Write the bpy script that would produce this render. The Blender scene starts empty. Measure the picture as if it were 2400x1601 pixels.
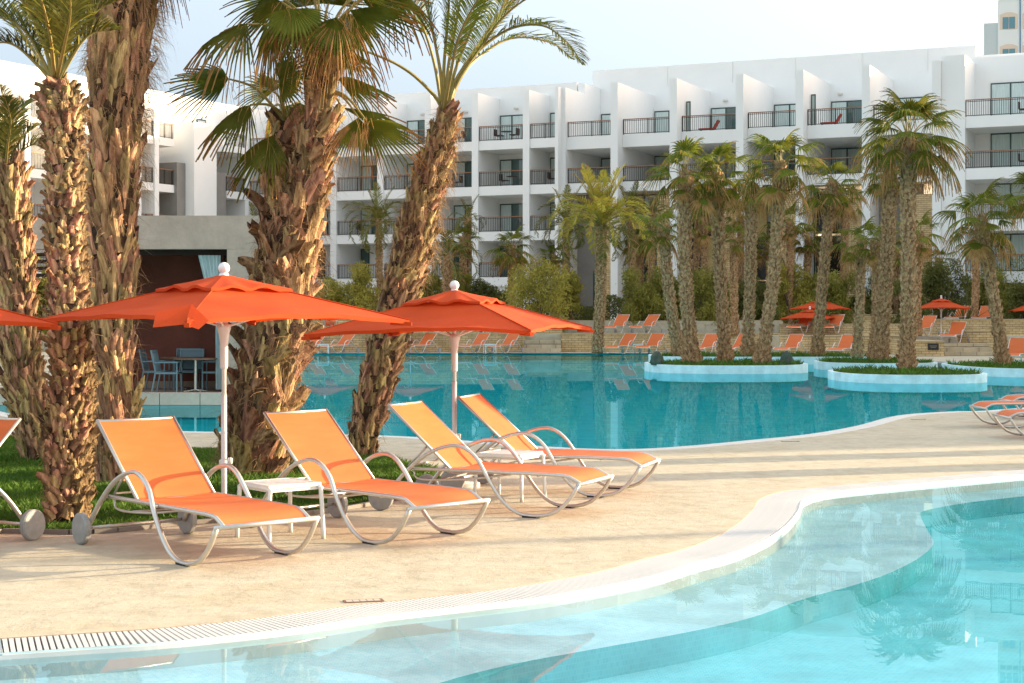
import bpy, bmesh, math, random
import numpy as np
from mathutils import Vector, Matrix
from mathutils.geometry import tessellate_polygon
R=math.radians; PI=math.pi
rnd=random.Random(7); nr=np.random.RandomState(5)
SC=bpy.context.scene; COL=SC.collection
# ------------------------------------------------------------------ camera, sky, sun, exposure
F=3831.0; HZ=740.0; H=1.87
cd=bpy.data.cameras.new('camera'); cam=bpy.data.objects.new('camera',cd); COL.objects.link(cam)
cam.location=(0,0,H); cam.rotation_euler=(PI/2,0,0)
cd.sensor_width=36; cd.lens=F/2400*36; cd.shift_y=-(800.5-HZ)/2400
cd.clip_start=.1; cd.clip_end=2000; SC.camera=cam
SUN_EL=R(10.5); SUN_AZ=R(73)          # azimuth clockwise from +Y
w=bpy.data.worlds.new('World'); SC.world=w; w.use_nodes=True
nt=w.node_tree; nt.nodes.clear()
sk=nt.nodes.new('ShaderNodeTexSky'); sk.sky_type='NISHITA'; sk.sun_disc=False
sk.sun_elevation=SUN_EL; sk.sun_rotation=SUN_AZ; sk.altitude=10; sk.air_density=1.0; sk.dust_density=1.3; sk.ozone_density=1.2
bg=nt.nodes.new('ShaderNodeBackground'); bg.inputs[1].default_value=.15
wo=nt.nodes.new('ShaderNodeOutputWorld')
hsv=nt.nodes.new('ShaderNodeHueSaturation'); hsv.inputs['Saturation'].default_value=.95; nt.links.new(sk.outputs[0],hsv.inputs['Color'])
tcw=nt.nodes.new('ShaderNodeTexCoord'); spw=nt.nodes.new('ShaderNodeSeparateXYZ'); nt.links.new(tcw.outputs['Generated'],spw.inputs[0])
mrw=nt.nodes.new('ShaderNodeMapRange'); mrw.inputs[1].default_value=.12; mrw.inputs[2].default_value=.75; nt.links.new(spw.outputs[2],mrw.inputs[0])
gm=nt.nodes.new('ShaderNodeMixRGB'); gm.inputs[1].default_value=(.41,.385,.45,1); gm.inputs[2].default_value=(2.22,1.64,1.16,1); nt.links.new(mrw.outputs[0],gm.inputs[0])   # dims the horizon, brightens and warms the unseen zenith to light the facade
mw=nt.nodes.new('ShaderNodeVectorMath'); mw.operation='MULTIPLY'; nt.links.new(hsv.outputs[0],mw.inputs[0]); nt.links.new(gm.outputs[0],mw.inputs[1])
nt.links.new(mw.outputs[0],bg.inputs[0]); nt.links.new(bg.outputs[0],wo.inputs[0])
sl=bpy.data.lights.new('sun','SUN'); sun=bpy.data.objects.new('sun',sl); COL.objects.link(sun)
sl.energy=3.0; sl.angle=R(.5); sl.color=(1,.79,.53)
sd=Vector((math.sin(SUN_AZ)*math.cos(SUN_EL),math.cos(SUN_AZ)*math.cos(SUN_EL),math.sin(SUN_EL)))
sun.rotation_euler=sd.to_track_quat('Z','Y').to_euler(); sun.location=(60,20,30)
SC.view_settings.view_transform='Standard'; SC.view_settings.look='None'
SC.view_settings.exposure=2.18; SC.view_settings.gamma=1; SC.view_settings.use_curve_mapping=False
SC.cycles.max_bounces=10; SC.cycles.diffuse_bounces=6; SC.cycles.transparent_max_bounces=24; SC.cycles.sample_clamp_indirect=6

def G(x,y,z=0.0):                      # a point on the plane z seen at photo pixel (x,y)
    Y=F*(H-z)/(y-HZ); return Vector(((x-1200)/F*Y,Y,z))
def D(x,y,Y):                          # a point at distance Y seen at photo pixel (x,y)
    return Vector(((x-1200)*Y/F,Y,H-(y-HZ)*Y/F))

# ------------------------------------------------------------------ materials
MATS={}
def mat(name,base=(.8,.8,.8),rough=.6,metal=0,col2=None,scale=5,det=5,mixlo=.35,mixhi=.65,bump=0,bscale=None,spec=.3,
        stretch=None,var=0,trans=0,coords='Object',kind='noise',col3=None):
    if name in MATS: return MATS[name]
    m=bpy.data.materials.new(name); m.use_nodes=True; n=m.node_tree; N=n.nodes; L=n.links
    b=N['Principled BSDF']; b.inputs['Roughness'].default_value=rough; b.inputs['Metallic'].default_value=metal
    b.inputs['Specular IOR Level'].default_value=spec; b.inputs['Base Color'].default_value=(*base,1)
    tc=N.new('ShaderNodeTexCoord'); mp=N.new('ShaderNodeMapping'); L.new(tc.outputs[coords],mp.inputs[0])
    if stretch: mp.inputs['Scale'].default_value=stretch
    out=None
    if col2 is not None:
        tx=N.new('ShaderNodeTexNoise'); tx.inputs['Scale'].default_value=scale; tx.inputs['Detail'].default_value=det; tx.inputs['Roughness'].default_value=.65
        L.new(mp.outputs[0],tx.inputs['Vector'])
        cr=N.new('ShaderNodeValToRGB'); L.new(tx.outputs[0],cr.inputs[0])
        e=cr.color_ramp.elements; e[0].position=mixlo; e[0].color=(*base,1); e[1].position=mixhi; e[1].color=(*col2,1)
        if col3 is not None:
            k=e.new((mixlo+mixhi)/2); k.color=(*col3,1)
        out=cr.outputs[0]
    if var:
        oi=N.new('ShaderNodeObjectInfo'); mr=N.new('ShaderNodeMapRange')
        mr.inputs[3].default_value=1-var; mr.inputs[4].default_value=1+var; L.new(oi.outputs['Random'],mr.inputs[0])
        hs=N.new('ShaderNodeHueSaturation'); L.new(mr.outputs[0],hs.inputs['Value'])
        mh=N.new('ShaderNodeMapRange'); mh.inputs[3].default_value=.5-.06*var; mh.inputs[4].default_value=.5+.06*var
        fr=N.new('ShaderNodeMath'); fr.operation='FRACT'; ml=N.new('ShaderNodeMath'); ml.operation='MULTIPLY'; ml.inputs[1].default_value=7.31
        L.new(oi.outputs['Random'],ml.inputs[0]); L.new(ml.outputs[0],fr.inputs[0]); L.new(fr.outputs[0],mh.inputs[0]); L.new(mh.outputs[0],hs.inputs['Hue'])
        if out: L.new(out,hs.inputs['Color'])
        else: hs.inputs['Color'].default_value=(*base,1)
        out=hs.outputs[0]
    if out: L.new(out,b.inputs['Base Color'])
    if bump:
        tb=N.new('ShaderNodeTexNoise'); tb.inputs['Scale'].default_value=bscale or scale*3; tb.inputs['Detail'].default_value=6
        L.new(mp.outputs[0],tb.inputs['Vector']); bp=N.new('ShaderNodeBump'); bp.inputs['Strength'].default_value=bump; bp.inputs['Distance'].default_value=.02
        L.new(tb.outputs[0],bp.inputs['Height']); L.new(bp.outputs[0],b.inputs['Normal'])
    if trans:
        tr=N.new('ShaderNodeBsdfTranslucent'); mx=N.new('ShaderNodeMixShader'); mx.inputs[0].default_value=trans
        if out: L.new(out,tr.inputs[0])
        else: tr.inputs[0].default_value=(*base,1)
        L.new(b.outputs[0],mx.inputs[1]); L.new(tr.outputs[0],mx.inputs[2]); L.new(mx.outputs[0],N['Material Output'].inputs[0])
    MATS[name]=m; return m

white=mat('white_render',(.89,.875,.85),.8,col2=(.84,.825,.80),scale=.35,mixlo=.3,mixhi=.75,bump=.08,bscale=8)
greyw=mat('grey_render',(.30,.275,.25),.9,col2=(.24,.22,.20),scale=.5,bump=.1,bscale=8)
cabw=mat('cabana_render',(.52,.40,.32),.9,col2=(.41,.315,.25),scale=2.2,det=8,bump=.5,bscale=14)
redw=mat('red_render',(.22,.075,.05),.9,col2=(.16,.055,.038),scale=1.2,bump=.2,bscale=12)
darkw=mat('dark_timber',(.03,.014,.01),.7)
frameg=mat('window_frame',(.04,.075,.065),.4,metal=.4)
railm=mat('railing_metal',(.045,.04,.036),.5,metal=.3)
woodr=mat('handrail_wood',(.36,.17,.08),.6,col2=(.28,.12,.05),scale=6)
curt=mat('net_curtain',(.68,.76,.73),.9,col2=(.50,.60,.58),scale=6,stretch=(6,6,.2),mixlo=.4,mixhi=.6)
warmrefl=mat('warm_reflection',(.62,.47,.20),.9,col2=(.42,.30,.12),scale=1.2)  # painted reflection of the sunlit left wing, for lobby panes
cabc=mat('cabana_curtain',(.62,.70,.70),.9,col2=(.50,.58,.58),scale=4)
alu=mat('champagne_aluminium',(.62,.59,.54),.38,metal=.75,col2=(.56,.54,.50),scale=30,spec=.5)
plas=mat('wheel_plastic',(.34,.34,.33),.5,col2=(.27,.27,.26),scale=12)
whitep=mat('white_enamel',(.80,.79,.78),.35,spec=.5)
dark=mat('dark_rubber',(.03,.03,.03),.7)
chairm=mat('slate_metal',(.17,.24,.27),.45,metal=.3)
chairt=mat('slate_sling',(.15,.22,.25),.8)
wicker=mat('dark_wicker',(.07,.04,.03),.8)
redl=mat('red_canvas',(.45,.06,.04),.8)
wood=mat('brown_timber',(.22,.12,.07),.6,col2=(.14,.07,.04),scale=5,stretch=(1,12,1))
soil=mat('soil',(.14,.07,.04),.95,col2=(.08,.04,.025),scale=9,bump=.5)
bark=mat('palm_bark',(.10,.055,.028),.95,col2=(.025,.013,.008),scale=6,det=8,mixlo=.35,mixhi=.6,bump=1,bscale=18)
barkfar=mat('palm_bark_far',(.24,.14,.07),.95,col2=(.12,.065,.03),scale=8,bump=.8,bscale=20)
boot=mat('palm_boot',(.52,.36,.19),.9,col2=(.08,.04,.018),scale=16,det=9,mixlo=.36,mixhi=.66,stretch=(1,1,.16),bump=1,bscale=50,var=.55,col3=(.34,.205,.10))
bootfar=mat('palm_boot_far',(.60,.38,.20),.9,col2=(.22,.115,.05),scale=9,det=6,mixlo=.35,mixhi=.65,bump=.5,bscale=30)
fibre=mat('palm_fibre',(.42,.27,.13),.9,col2=(.22,.13,.06),scale=3,mixlo=.4,mixhi=.6)
dry=mat('dry_frond',(.50,.31,.11),.8,col2=(.30,.15,.05),scale=4,trans=.35)
leafg=mat('frond_green',(.20,.205,.022),.5,col2=(.105,.13,.014),scale=2.5,var=.3,trans=.42,spec=.2)
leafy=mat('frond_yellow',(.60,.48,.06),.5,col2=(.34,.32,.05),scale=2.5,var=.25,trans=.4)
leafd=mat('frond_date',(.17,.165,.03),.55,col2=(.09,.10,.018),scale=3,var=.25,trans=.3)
rach=mat('frond_rib',(.33,.24,.07),.5,col2=(.22,.19,.05),scale=5)
def leafmat(nm,a,b): return mat(nm,a,.6,col2=b,scale=.9,det=3,mixlo=.35,mixhi=.65,trans=.3)
bush1=leafmat('bush_olive',(.50,.42,.08),(.26,.235,.04))
bush2=leafmat('bush_green',(.36,.33,.065),(.18,.18,.032))
bush3=leafmat('bush_dark',(.20,.20,.045),(.09,.10,.022))
twig=mat('twig',(.14,.10,.06),.9)
grassm=mat('grass_blade',(.10,.20,.018),.6,col2=(.055,.12,.012),scale=3,det=4,trans=.35)
sandcol=(.72,.565,.385)
def deck_mat():
    m=bpy.data.materials.new('deck_stone'); m.use_nodes=True; n=m.node_tree; N=n.nodes; L=n.links; b=N['Principled BSDF']
    b.inputs['Roughness'].default_value=.75; b.inputs['Specular IOR Level'].default_value=.25
    tc=N.new('ShaderNodeTexCoord')
    def noise(s,d=6,st=None,r=.6):
        t=N.new('ShaderNodeTexNoise'); t.inputs['Scale'].default_value=s; t.inputs['Detail'].default_value=d; t.inputs['Roughness'].default_value=r
        if st:
            mp=N.new('ShaderNodeMapping'); mp.inputs['Scale'].default_value=st; L.new(tc.outputs['Object'],mp.inputs[0]); L.new(mp.outputs[0],t.inputs['Vector'])
        else: L.new(tc.outputs['Object'],t.inputs['Vector'])
        return t
    def ramp(src,stops):
        r=N.new('ShaderNodeValToRGB'); L.new(src,r.inputs[0]); e=r.color_ramp.elements
        e[0].position,e[0].color=stops[0][0],(*stops[0][1],1); e[1].position,e[1].color=stops[-1][0],(*stops[-1][1],1)
        for p,c in stops[1:-1]:
            k=e.new(p); k.color=(*c,1)
        return r
    a=noise(.9,8); ra=ramp(a.outputs[0],[(.3,(.44,.38,.27)),(.5,(.53,.475,.36)),(.72,(.47,.395,.265))])
    s=noise(5,8,None,.7); rs=ramp(s.outputs[0],[(.35,(.62,.60,.58)),(.56,(1,1,1))])
    mx=N.new('ShaderNodeMixRGB'); mx.blend_type='MULTIPLY'; mx.inputs[0].default_value=.48; L.new(ra.outputs[0],mx.inputs[1]); L.new(rs.outputs[0],mx.inputs[2])
    v=N.new('ShaderNodeTexVoronoi'); v.feature='DISTANCE_TO_EDGE'; v.inputs['Scale'].default_value=.85
    w2=noise(1.3,4); mxv=N.new('ShaderNodeMixRGB'); mxv.inputs[0].default_value=.28; L.new(tc.outputs['Object'],mxv.inputs[1]); L.new(w2.outputs['Color'],mxv.inputs[2]); L.new(mxv.outputs[0],v.inputs['Vector'])
    rv=ramp(v.outputs['Distance'],[(.0,(.70,.62,.55)),(.012,(1,1,1))])
    m2=N.new('ShaderNodeMixRGB'); m2.blend_type='MULTIPLY'; m2.inputs[0].default_value=.28; L.new(mx.outputs[0],m2.inputs[1]); L.new(rv.outputs[0],m2.inputs[2])
    L.new(m2.outputs[0],b.inputs['Base Color'])
    f=noise(22,10,None,.75); bp=N.new('ShaderNodeBump'); bp.inputs['Strength'].default_value=.55; bp.inputs['Distance'].default_value=.012
    ad=N.new('ShaderNodeMath'); ad.operation='ADD'; L.new(f.outputs[0],ad.inputs[0]); mm=N.new('ShaderNodeMath'); mm.operation='MULTIPLY'; mm.inputs[1].default_value=2.0; L.new(s.outputs[0],mm.inputs[0]); L.new(mm.outputs[0],ad.inputs[1])
    L.new(ad.outputs[0],bp.inputs['Height']); L.new(bp.outputs[0],b.inputs['Normal']); MATS['deck']=m; return m
deckm=deck_mat()
def brick_mat(name,c1,c2,mo,sc,bw=.5,rh=.25,bump=.6,ax='XZ',ms=.02):
    m=bpy.data.materials.new(name); m.use_nodes=True; n=m.node_tree; N=n.nodes; L=n.links; b=N['Principled BSDF']; b.inputs['Roughness'].default_value=.85
    tc=N.new('ShaderNodeTexCoord'); sp=N.new('ShaderNodeSeparateXYZ'); cb=N.new('ShaderNodeCombineXYZ'); L.new(tc.outputs['Object'],sp.inputs[0])
    if ax=='XZ':
        ad=N.new('ShaderNodeMath'); ad.operation='ADD'; L.new(sp.outputs[0],ad.inputs[0]); L.new(sp.outputs[1],ad.inputs[1]); L.new(ad.outputs[0],cb.inputs[0]); L.new(sp.outputs[2],cb.inputs[1])
    else:
        L.new(sp.outputs[0],cb.inputs[0]); L.new(sp.outputs[1],cb.inputs[1])
    t=N.new('ShaderNodeTexBrick'); L.new(cb.outputs[0],t.inputs[0]); t.inputs['Color1'].default_value=(*c1,1); t.inputs['Color2'].default_value=(*c2,1); t.inputs['Mortar'].default_value=(*mo,1)
    t.inputs['Scale'].default_value=sc; t.inputs['Brick Width'].default_value=bw; t.inputs['Row Height'].default_value=rh; t.inputs['Mortar Size'].default_value=ms; t.inputs['Bias'].default_value=-.1
    nz=N.new('ShaderNodeTexNoise'); nz.inputs['Scale'].default_value=2.5; nz.inputs['Detail'].default_value=6; L.new(tc.outputs['Object'],nz.inputs['Vector'])
    r=N.new('ShaderNodeValToRGB'); L.new(nz.outputs[0],r.inputs[0]); r.color_ramp.elements[0].position=.3; r.color_ramp.elements[0].color=(.66,.66,.66,1); r.color_ramp.elements[1].position=.7
    mx=N.new('ShaderNodeMixRGB'); mx.blend_type='MULTIPLY'; mx.inputs[0].default_value=.8; L.new(t.outputs[0],mx.inputs[1]); L.new(r.outputs[0],mx.inputs[2]); L.new(mx.outputs[0],b.inputs['Base Color'])
    bp=N.new('ShaderNodeBump'); bp.inputs['Strength'].default_value=bump; bp.inputs['Distance'].default_value=.03; bp.invert=True; L.new(t.outputs['Fac'],bp.inputs['Height']); L.new(bp.outputs[0],b.inputs['Normal'])
    return m
stonem=brick_mat('sandstone_courses',(.74,.53,.27),(.58,.40,.19),(.24,.16,.08),2.2,.75,.26)
stepm=brick_mat('step_stone',(.58,.47,.31),(.50,.39,.25),(.3,.23,.15),1.2,.9,.5)
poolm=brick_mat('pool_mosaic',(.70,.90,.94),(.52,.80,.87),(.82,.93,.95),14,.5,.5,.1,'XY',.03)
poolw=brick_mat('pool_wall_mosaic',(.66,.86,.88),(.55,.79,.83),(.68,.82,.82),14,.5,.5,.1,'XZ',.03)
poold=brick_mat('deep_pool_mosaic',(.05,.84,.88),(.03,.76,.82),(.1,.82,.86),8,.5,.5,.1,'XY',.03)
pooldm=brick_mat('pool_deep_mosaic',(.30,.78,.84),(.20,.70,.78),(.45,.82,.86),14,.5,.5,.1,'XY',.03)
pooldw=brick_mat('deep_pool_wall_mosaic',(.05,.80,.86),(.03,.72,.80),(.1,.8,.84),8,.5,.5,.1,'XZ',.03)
gratem=mat('grating_plastic',(.62,.62,.61),.45,col2=(.56,.56,.54),scale=3)
def glass_mat(name,base,rough=.03,f=.5):
    m=bpy.data.materials.new(name); m.use_nodes=True; b=m.node_tree.nodes['Principled BSDF']
    b.inputs['Base Color'].default_value=(*base,1); b.inputs['Roughness'].default_value=rough; b.inputs['Specular IOR Level'].default_value=f; return m
glass=glass_mat('window_glass',(.06,.12,.11),.04,.9)
glassl=glass_mat('lobby_glass',(.02,.02,.018),.03,1.0)
glasst=glass_mat('tower_glass',(.10,.24,.30),.1,.6)
def sling_mat():
    m=bpy.data.materials.new('orange_sling'); m.use_nodes=True; N=m.node_tree.nodes; L=m.node_tree.links; b=N['Principled BSDF']
    tc=N.new('ShaderNodeTexCoord'); nz=N.new('ShaderNodeTexNoise'); nz.inputs['Scale'].default_value=9; nz.inputs['Detail'].default_value=8
    mp=N.new('ShaderNodeMapping'); mp.inputs['Scale'].default_value=(1,.25,1); L.new(tc.outputs['Object'],mp.inputs[0]); L.new(mp.outputs[0],nz.inputs['Vector'])
    r=N.new('ShaderNodeValToRGB'); L.new(nz.outputs[0],r.inputs[0]); r.color_ramp.elements[0].position=.3; r.color_ramp.elements[0].color=(.66,.148,.042,1); r.color_ramp.elements[1].position=.7; r.color_ramp.elements[1].color=(.72,.185,.056,1)
    L.new(r.outputs[0],b.inputs['Base Color']); b.inputs['Roughness'].default_value=.65; b.inputs['Specular IOR Level'].default_value=.25
    wv=N.new('ShaderNodeTexNoise'); wv.inputs['Scale'].default_value=220; L.new(tc.outputs['Object'],wv.inputs['Vector']); bp=N.new('ShaderNodeBump'); bp.inputs['Strength'].default_value=.15; bp.inputs['Distance'].default_value=.003
    L.new(wv.outputs[0],bp.inputs['Height']); L.new(bp.outputs[0],b.inputs['Normal'])
    tr=N.new('ShaderNodeBsdfTranslucent'); L.new(r.outputs[0],tr.inputs[0]); mx=N.new('ShaderNodeMixShader'); mx.inputs[0].default_value=.12
    L.new(b.outputs[0],mx.inputs[1]); L.new(tr.outputs[0],mx.inputs[2]); L.new(mx.outputs[0],N['Material Output'].inputs[0]); return m
sling=sling_mat()
canvas=mat('orange_canvas',(.64,.078,.012),.85,col2=(.56,.064,.010),scale=1.5,bump=.12,bscale=60,trans=.22)
def water_mat(name,refl,tint,absorb,dens,bs,bst,frmax):
    m=bpy.data.materials.new(name); m.use_nodes=True; n=m.node_tree; N=n.nodes; L=n.links; N.remove(N['Principled BSDF']); o=N['Material Output']
    tc=N.new('ShaderNodeTexCoord'); nz=N.new('ShaderNodeTexNoise'); nz.inputs['Scale'].default_value=bs; nz.inputs['Detail'].default_value=3; L.new(tc.outputs['Object'],nz.inputs['Vector'])
    bp=N.new('ShaderNodeBump'); bp.inputs['Strength'].default_value=bst; bp.inputs['Distance'].default_value=.01; L.new(nz.outputs[0],bp.inputs['Height'])
    fr=N.new('ShaderNodeFresnel'); fr.inputs[0].default_value=1.33
    mr=N.new('ShaderNodeMapRange'); mr.inputs[2].default_value=1; mr.inputs[3].default_value=0; mr.inputs[4].default_value=frmax; L.new(fr.outputs[0],mr.inputs[0])
    g=N.new('ShaderNodeBsdfGlossy'); g.inputs['Roughness'].default_value=.0; g.inputs[0].default_value=(*refl,1); L.new(bp.outputs[0],g.inputs['Normal'])
    t=N.new('ShaderNodeBsdfTransparent'); t.inputs[0].default_value=(*tint,1); mx=N.new('ShaderNodeMixShader')
    L.new(mr.outputs[0],mx.inputs[0]); L.new(t.outputs[0],mx.inputs[1]); L.new(g.outputs[0],mx.inputs[2]); L.new(mx.outputs[0],o.inputs[0])
    va=N.new('ShaderNodeVolumeAbsorption'); va.inputs[0].default_value=(*absorb,1); va.inputs[1].default_value=dens; L.new(va.outputs[0],o.inputs['Volume']); return m
waterF=water_mat('far_pool_water',(.50,.86,.92),(.92,1,1),(.10,.90,.94),.30,1.6,.04,.82)
waterN=water_mat('near_pool_water',(.66,.94,.98),(1,1,1),(.08,.86,.92),.22,2.4,.03,.70)

# ------------------------------------------------------------------ mesh helpers
class MB:
    def __init__(s): s.v=[]; s.f=[]; s.m=[]; s.mi=0
    def add(s,vs,fs,mi=None):
        o=len(s.v); s.v+= [tuple(p) for p in vs]; s.f+=[tuple(i+o for i in f) for f in fs]; s.m+=[s.mi if mi is None else mi]*len(fs)
    def box(s,x0,x1,y0,y1,z0,z1,M=None,mi=None):
        vs=[Vector((x,y,z)) for z in (z0,z1) for x,y in ((x0,y0),(x1,y0),(x1,y1),(x0,y1))]
        if M: vs=[M@p for p in vs]
        s.add(vs,[(3,2,1,0),(4,5,6,7),(0,1,5,4),(1,2,6,5),(2,3,7,6),(3,0,4,7)],mi)
    def tube(s,pts,r,n=8,caps=True,mi=None,sq=1.0,up=None):
        pts=[Vector(p) for p in pts]; k=len(pts); rr=r if isinstance(r,(list,tuple)) else [r]*k
        vs=[]; u=None
        for i,p in enumerate(pts):
            t=(pts[min(i+1,k-1)]-pts[max(i-1,0)]).normalized()
            if u is None: u=(Vector(up) if up else (Vector((0,0,1)) if abs(t.z)<.9 else Vector((1,0,0))))
            u=(u-t*u.dot(t)).normalized(); b=t.cross(u)
            for j in range(n):
                a=2*PI*j/n; vs.append(p+(u*math.cos(a)*sq+b*math.sin(a))*rr[i])
        fs=[(i*n+j,i*n+(j+1)%n,(i+1)*n+(j+1)%n,(i+1)*n+j) for i in range(k-1) for j in range(n)]
        if caps: fs+=[tuple(range(n-1,-1,-1)),tuple((k-1)*n+j for j in range(n))]
        s.add(vs,fs,mi)
    def lathe(s,prof,n=16,c=(0,0,0),mi=None):
        vs=[(c[0]+r*math.cos(2*PI*j/n),c[1]+r*math.sin(2*PI*j/n),c[2]+z) for r,z in prof for j in range(n)]; k=len(prof)
        fs=[(i*n+j,i*n+(j+1)%n,(i+1)*n+(j+1)%n,(i+1)*n+j) for i in range(k-1) for j in range(n)]
        fs+=[tuple(range(n-1,-1,-1)),tuple((k-1)*n+j for j in range(n))]; s.add(vs,fs,mi)
    def prism(s,poly,z0,z1,mi=None,top=True,bot=True):
        n=len(poly); vs=[(p[0],p[1],z0) for p in poly]+[(p[0],p[1],z1) for p in poly]
        fs=[(i,(i+1)%n,n+(i+1)%n,n+i) for i in range(n)]
        tri=tessellate_polygon([[Vector((p[0],p[1],0)) for p in poly]])
        if top: fs+=[tuple(n+i for i in t) for t in tri]
        if bot: fs+=[tuple(reversed(t)) for t in tri]
        s.add(vs,fs,mi)
    def mesh(s,name,mats,smooth=False):
        me=bpy.data.meshes.new(name); me.from_pydata(s.v,[],s.f)
        for m in (mats if isinstance(mats,(list,tuple)) else [mats]): me.materials.append(m)
        if any(s.m): me.polygons.foreach_set('material_index',s.m)
        if smooth: me.polygons.foreach_set('use_smooth',[True]*len(s.f))
        me.update(); return me
def fixn(me):
    b=bmesh.new(); b.from_mesh(me); bmesh.ops.recalc_face_normals(b,faces=b.faces); b.to_mesh(me); b.free(); return me
def ob(name,me,parent=None,loc=None,rot=None,kind=None):
    o=bpy.data.objects.new(name,me); COL.objects.link(o)
    if parent: o.parent=parent
    if loc is not None: o.location=loc
    if rot is not None: o.rotation_euler=rot
    if kind: o['kind']=kind
    return o
def tag(o,label,cat,group=None):
    o['label']=label; o['category']=cat
    if group: o['group']=group
    return o
def thing(name,label,cat,loc=(0,0,0),rz=0,group=None):
    o=bpy.data.objects.new(name,None); COL.objects.link(o); o.location=loc; o.rotation_euler=(0,0,rz); o.empty_display_size=.2
    return tag(o,label,cat,group)
def part(name,mb,mats,parent,smooth=False,kind=None,loc=None):
    return ob(name,fixn(mb.mesh(name,mats,smooth)) if len(mb.f)<4000 else mb.mesh(name,mats,smooth),parent,loc=loc,kind=kind)
def struct(name,mb,mats,smooth=False): return part(name,mb,mats,None,smooth,'structure')
def kids(o): return [c for c in TREE.get(o.name,())]
TREE={}
def copy_tree(o,loc=None,rz=None,label=None,group=None,parent=None):
    c=o.copy(); COL.objects.link(c); c.parent=parent
    if loc is not None: c.location=loc
    if rz is not None: c.rotation_euler=(0,0,rz)
    if label: c['label']=label
    if group: c['group']=group
    for ch in list(o.children): copy_tree(ch,parent=c)
    return c
def catmull(P,k=6,closed=False):
    P=[Vector(p) for p in P]; n=len(P); out=[]
    for i in range(n if closed else n-1):
        a,b,c,d=(P[(i-1)%n] if closed or i else P[0]),P[i],P[(i+1)%n],(P[(i+2)%n] if closed or i+2<n else P[-1])
        for j in range(k):
            t=j/k; out.append(.5*((2*b)+(-a+c)*t+(2*a-5*b+4*c-d)*t*t+(-a+3*b-3*c+d)*t**3))
    if not closed: out.append(P[-1])
    return out
def npmesh(name,V,Fa,mats,mi=None):
    me=bpy.data.meshes.new(name); V=np.asarray(V,np.float32).reshape(-1,3); Fa=np.asarray(Fa,np.int32); k=Fa.shape[1]; n=len(Fa)
    me.vertices.add(len(V)); me.vertices.foreach_set('co',V.ravel()); me.loops.add(n*k); me.loops.foreach_set('vertex_index',Fa.ravel())
    me.polygons.add(n); me.polygons.foreach_set('loop_start',np.arange(0,n*k,k,dtype=np.int32)); me.polygons.foreach_set('loop_total',np.full(n,k,np.int32))
    for m in (mats if isinstance(mats,(list,tuple)) else [mats]): me.materials.append(m)
    if mi is not None: me.polygons.foreach_set('material_index',np.asarray(mi,np.int32))
    me.update(); me.validate(); return me

# ------------------------------------------------------------------ ground, deck and pools
outer=[(-160,1506),(0,1496),(179,1485),(357,1473),(595,1449),(816,1419),(1012,1398),(1191,1377),(1400,1340),(1512,1309),(1601,1287),(1677,1258),(1731,1226),(1765,1194),(1784,1168),(1842,1150),(1936,1139),(2115,1123),(2400,1099),(2750,1072)]
oc=catmull([Vector((-9,7.4,0)),Vector((-6,8.42,0))]+[G(*p) for p in outer],8)
oc=oc+[Vector((12,23.3,0)),Vector((20,24,0))]
def offset(c,d):
    out=[]
    for i,p in enumerate(c):
        t=(c[min(i+1,len(c)-1)]-c[max(i-1,0)]).normalized(); out.append(p+Vector((t.y,-t.x,0))*d)
    return out
GW=.43
ic=offset(oc,GW)
nearpool=[(p.x,p.y) for p in ic]+[(20,1.0),(-9,1.0)]
trough=[(p.x,p.y) for p in oc]+[(p.x,p.y) for p in reversed(ic)]
nearhole=[(p.x,p.y) for p in oc]+[(20,1.0),(-9,1.0)]
fn=[(2900,915),(2400,960),(2249,967),(2138,976),(2048,1000),(1936,1020),(1802,1034),(1668,1047),(1534,1056),(1400,1057),(1263,1051),(1085,1038),(979,1030),(893,1025),(700,1019),(524,1016),(424,1014.5),(250,1008),(100,994),(10,977),(-70,957)]
fnc=catmull([G(*p) for p in fn],5)
PE=35.2
farpool=[(p.x,p.y) for p in fnc]+[(-13.5,PE),(-5.16,PE),(-5.18,38.3),(-6.9,50),(-9.5,72),(-12,82),(0,82.3),(7,82.0),(9,74),(12,72),(16,70),(18,66),(30,66),(34,50)]
def flat(name,outer_,holes,z,m):
    polys=[[Vector((x,y,z)) for x,y in outer_]]+[[Vector((x,y,z)) for x,y in h] for h in holes]
    tri=tessellate_polygon(polys); vs=[p for q in polys for p in q]; b=MB(); b.add(vs,tri); return struct(name,b,m)
DX0,DX1,DY0,DY1=-40,48,-12,84
flat('pool_deck',[(DX0,DY0),(DX1,DY0),(DX1,DY1),(DX0,DY1)],[nearhole,farpool],0,deckm)
groundm=mat('garden_soil',(.26,.20,.13),.95,col2=(.18,.14,.09),scale=.5,bump=.3)
flat('ground',[(-900,-900),(900,-900),(900,900),(-900,900)],[[(DX0,DY0),(DX1,DY0),(DX1,DY1),(DX0,DY1)]],-.004,groundm)
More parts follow.
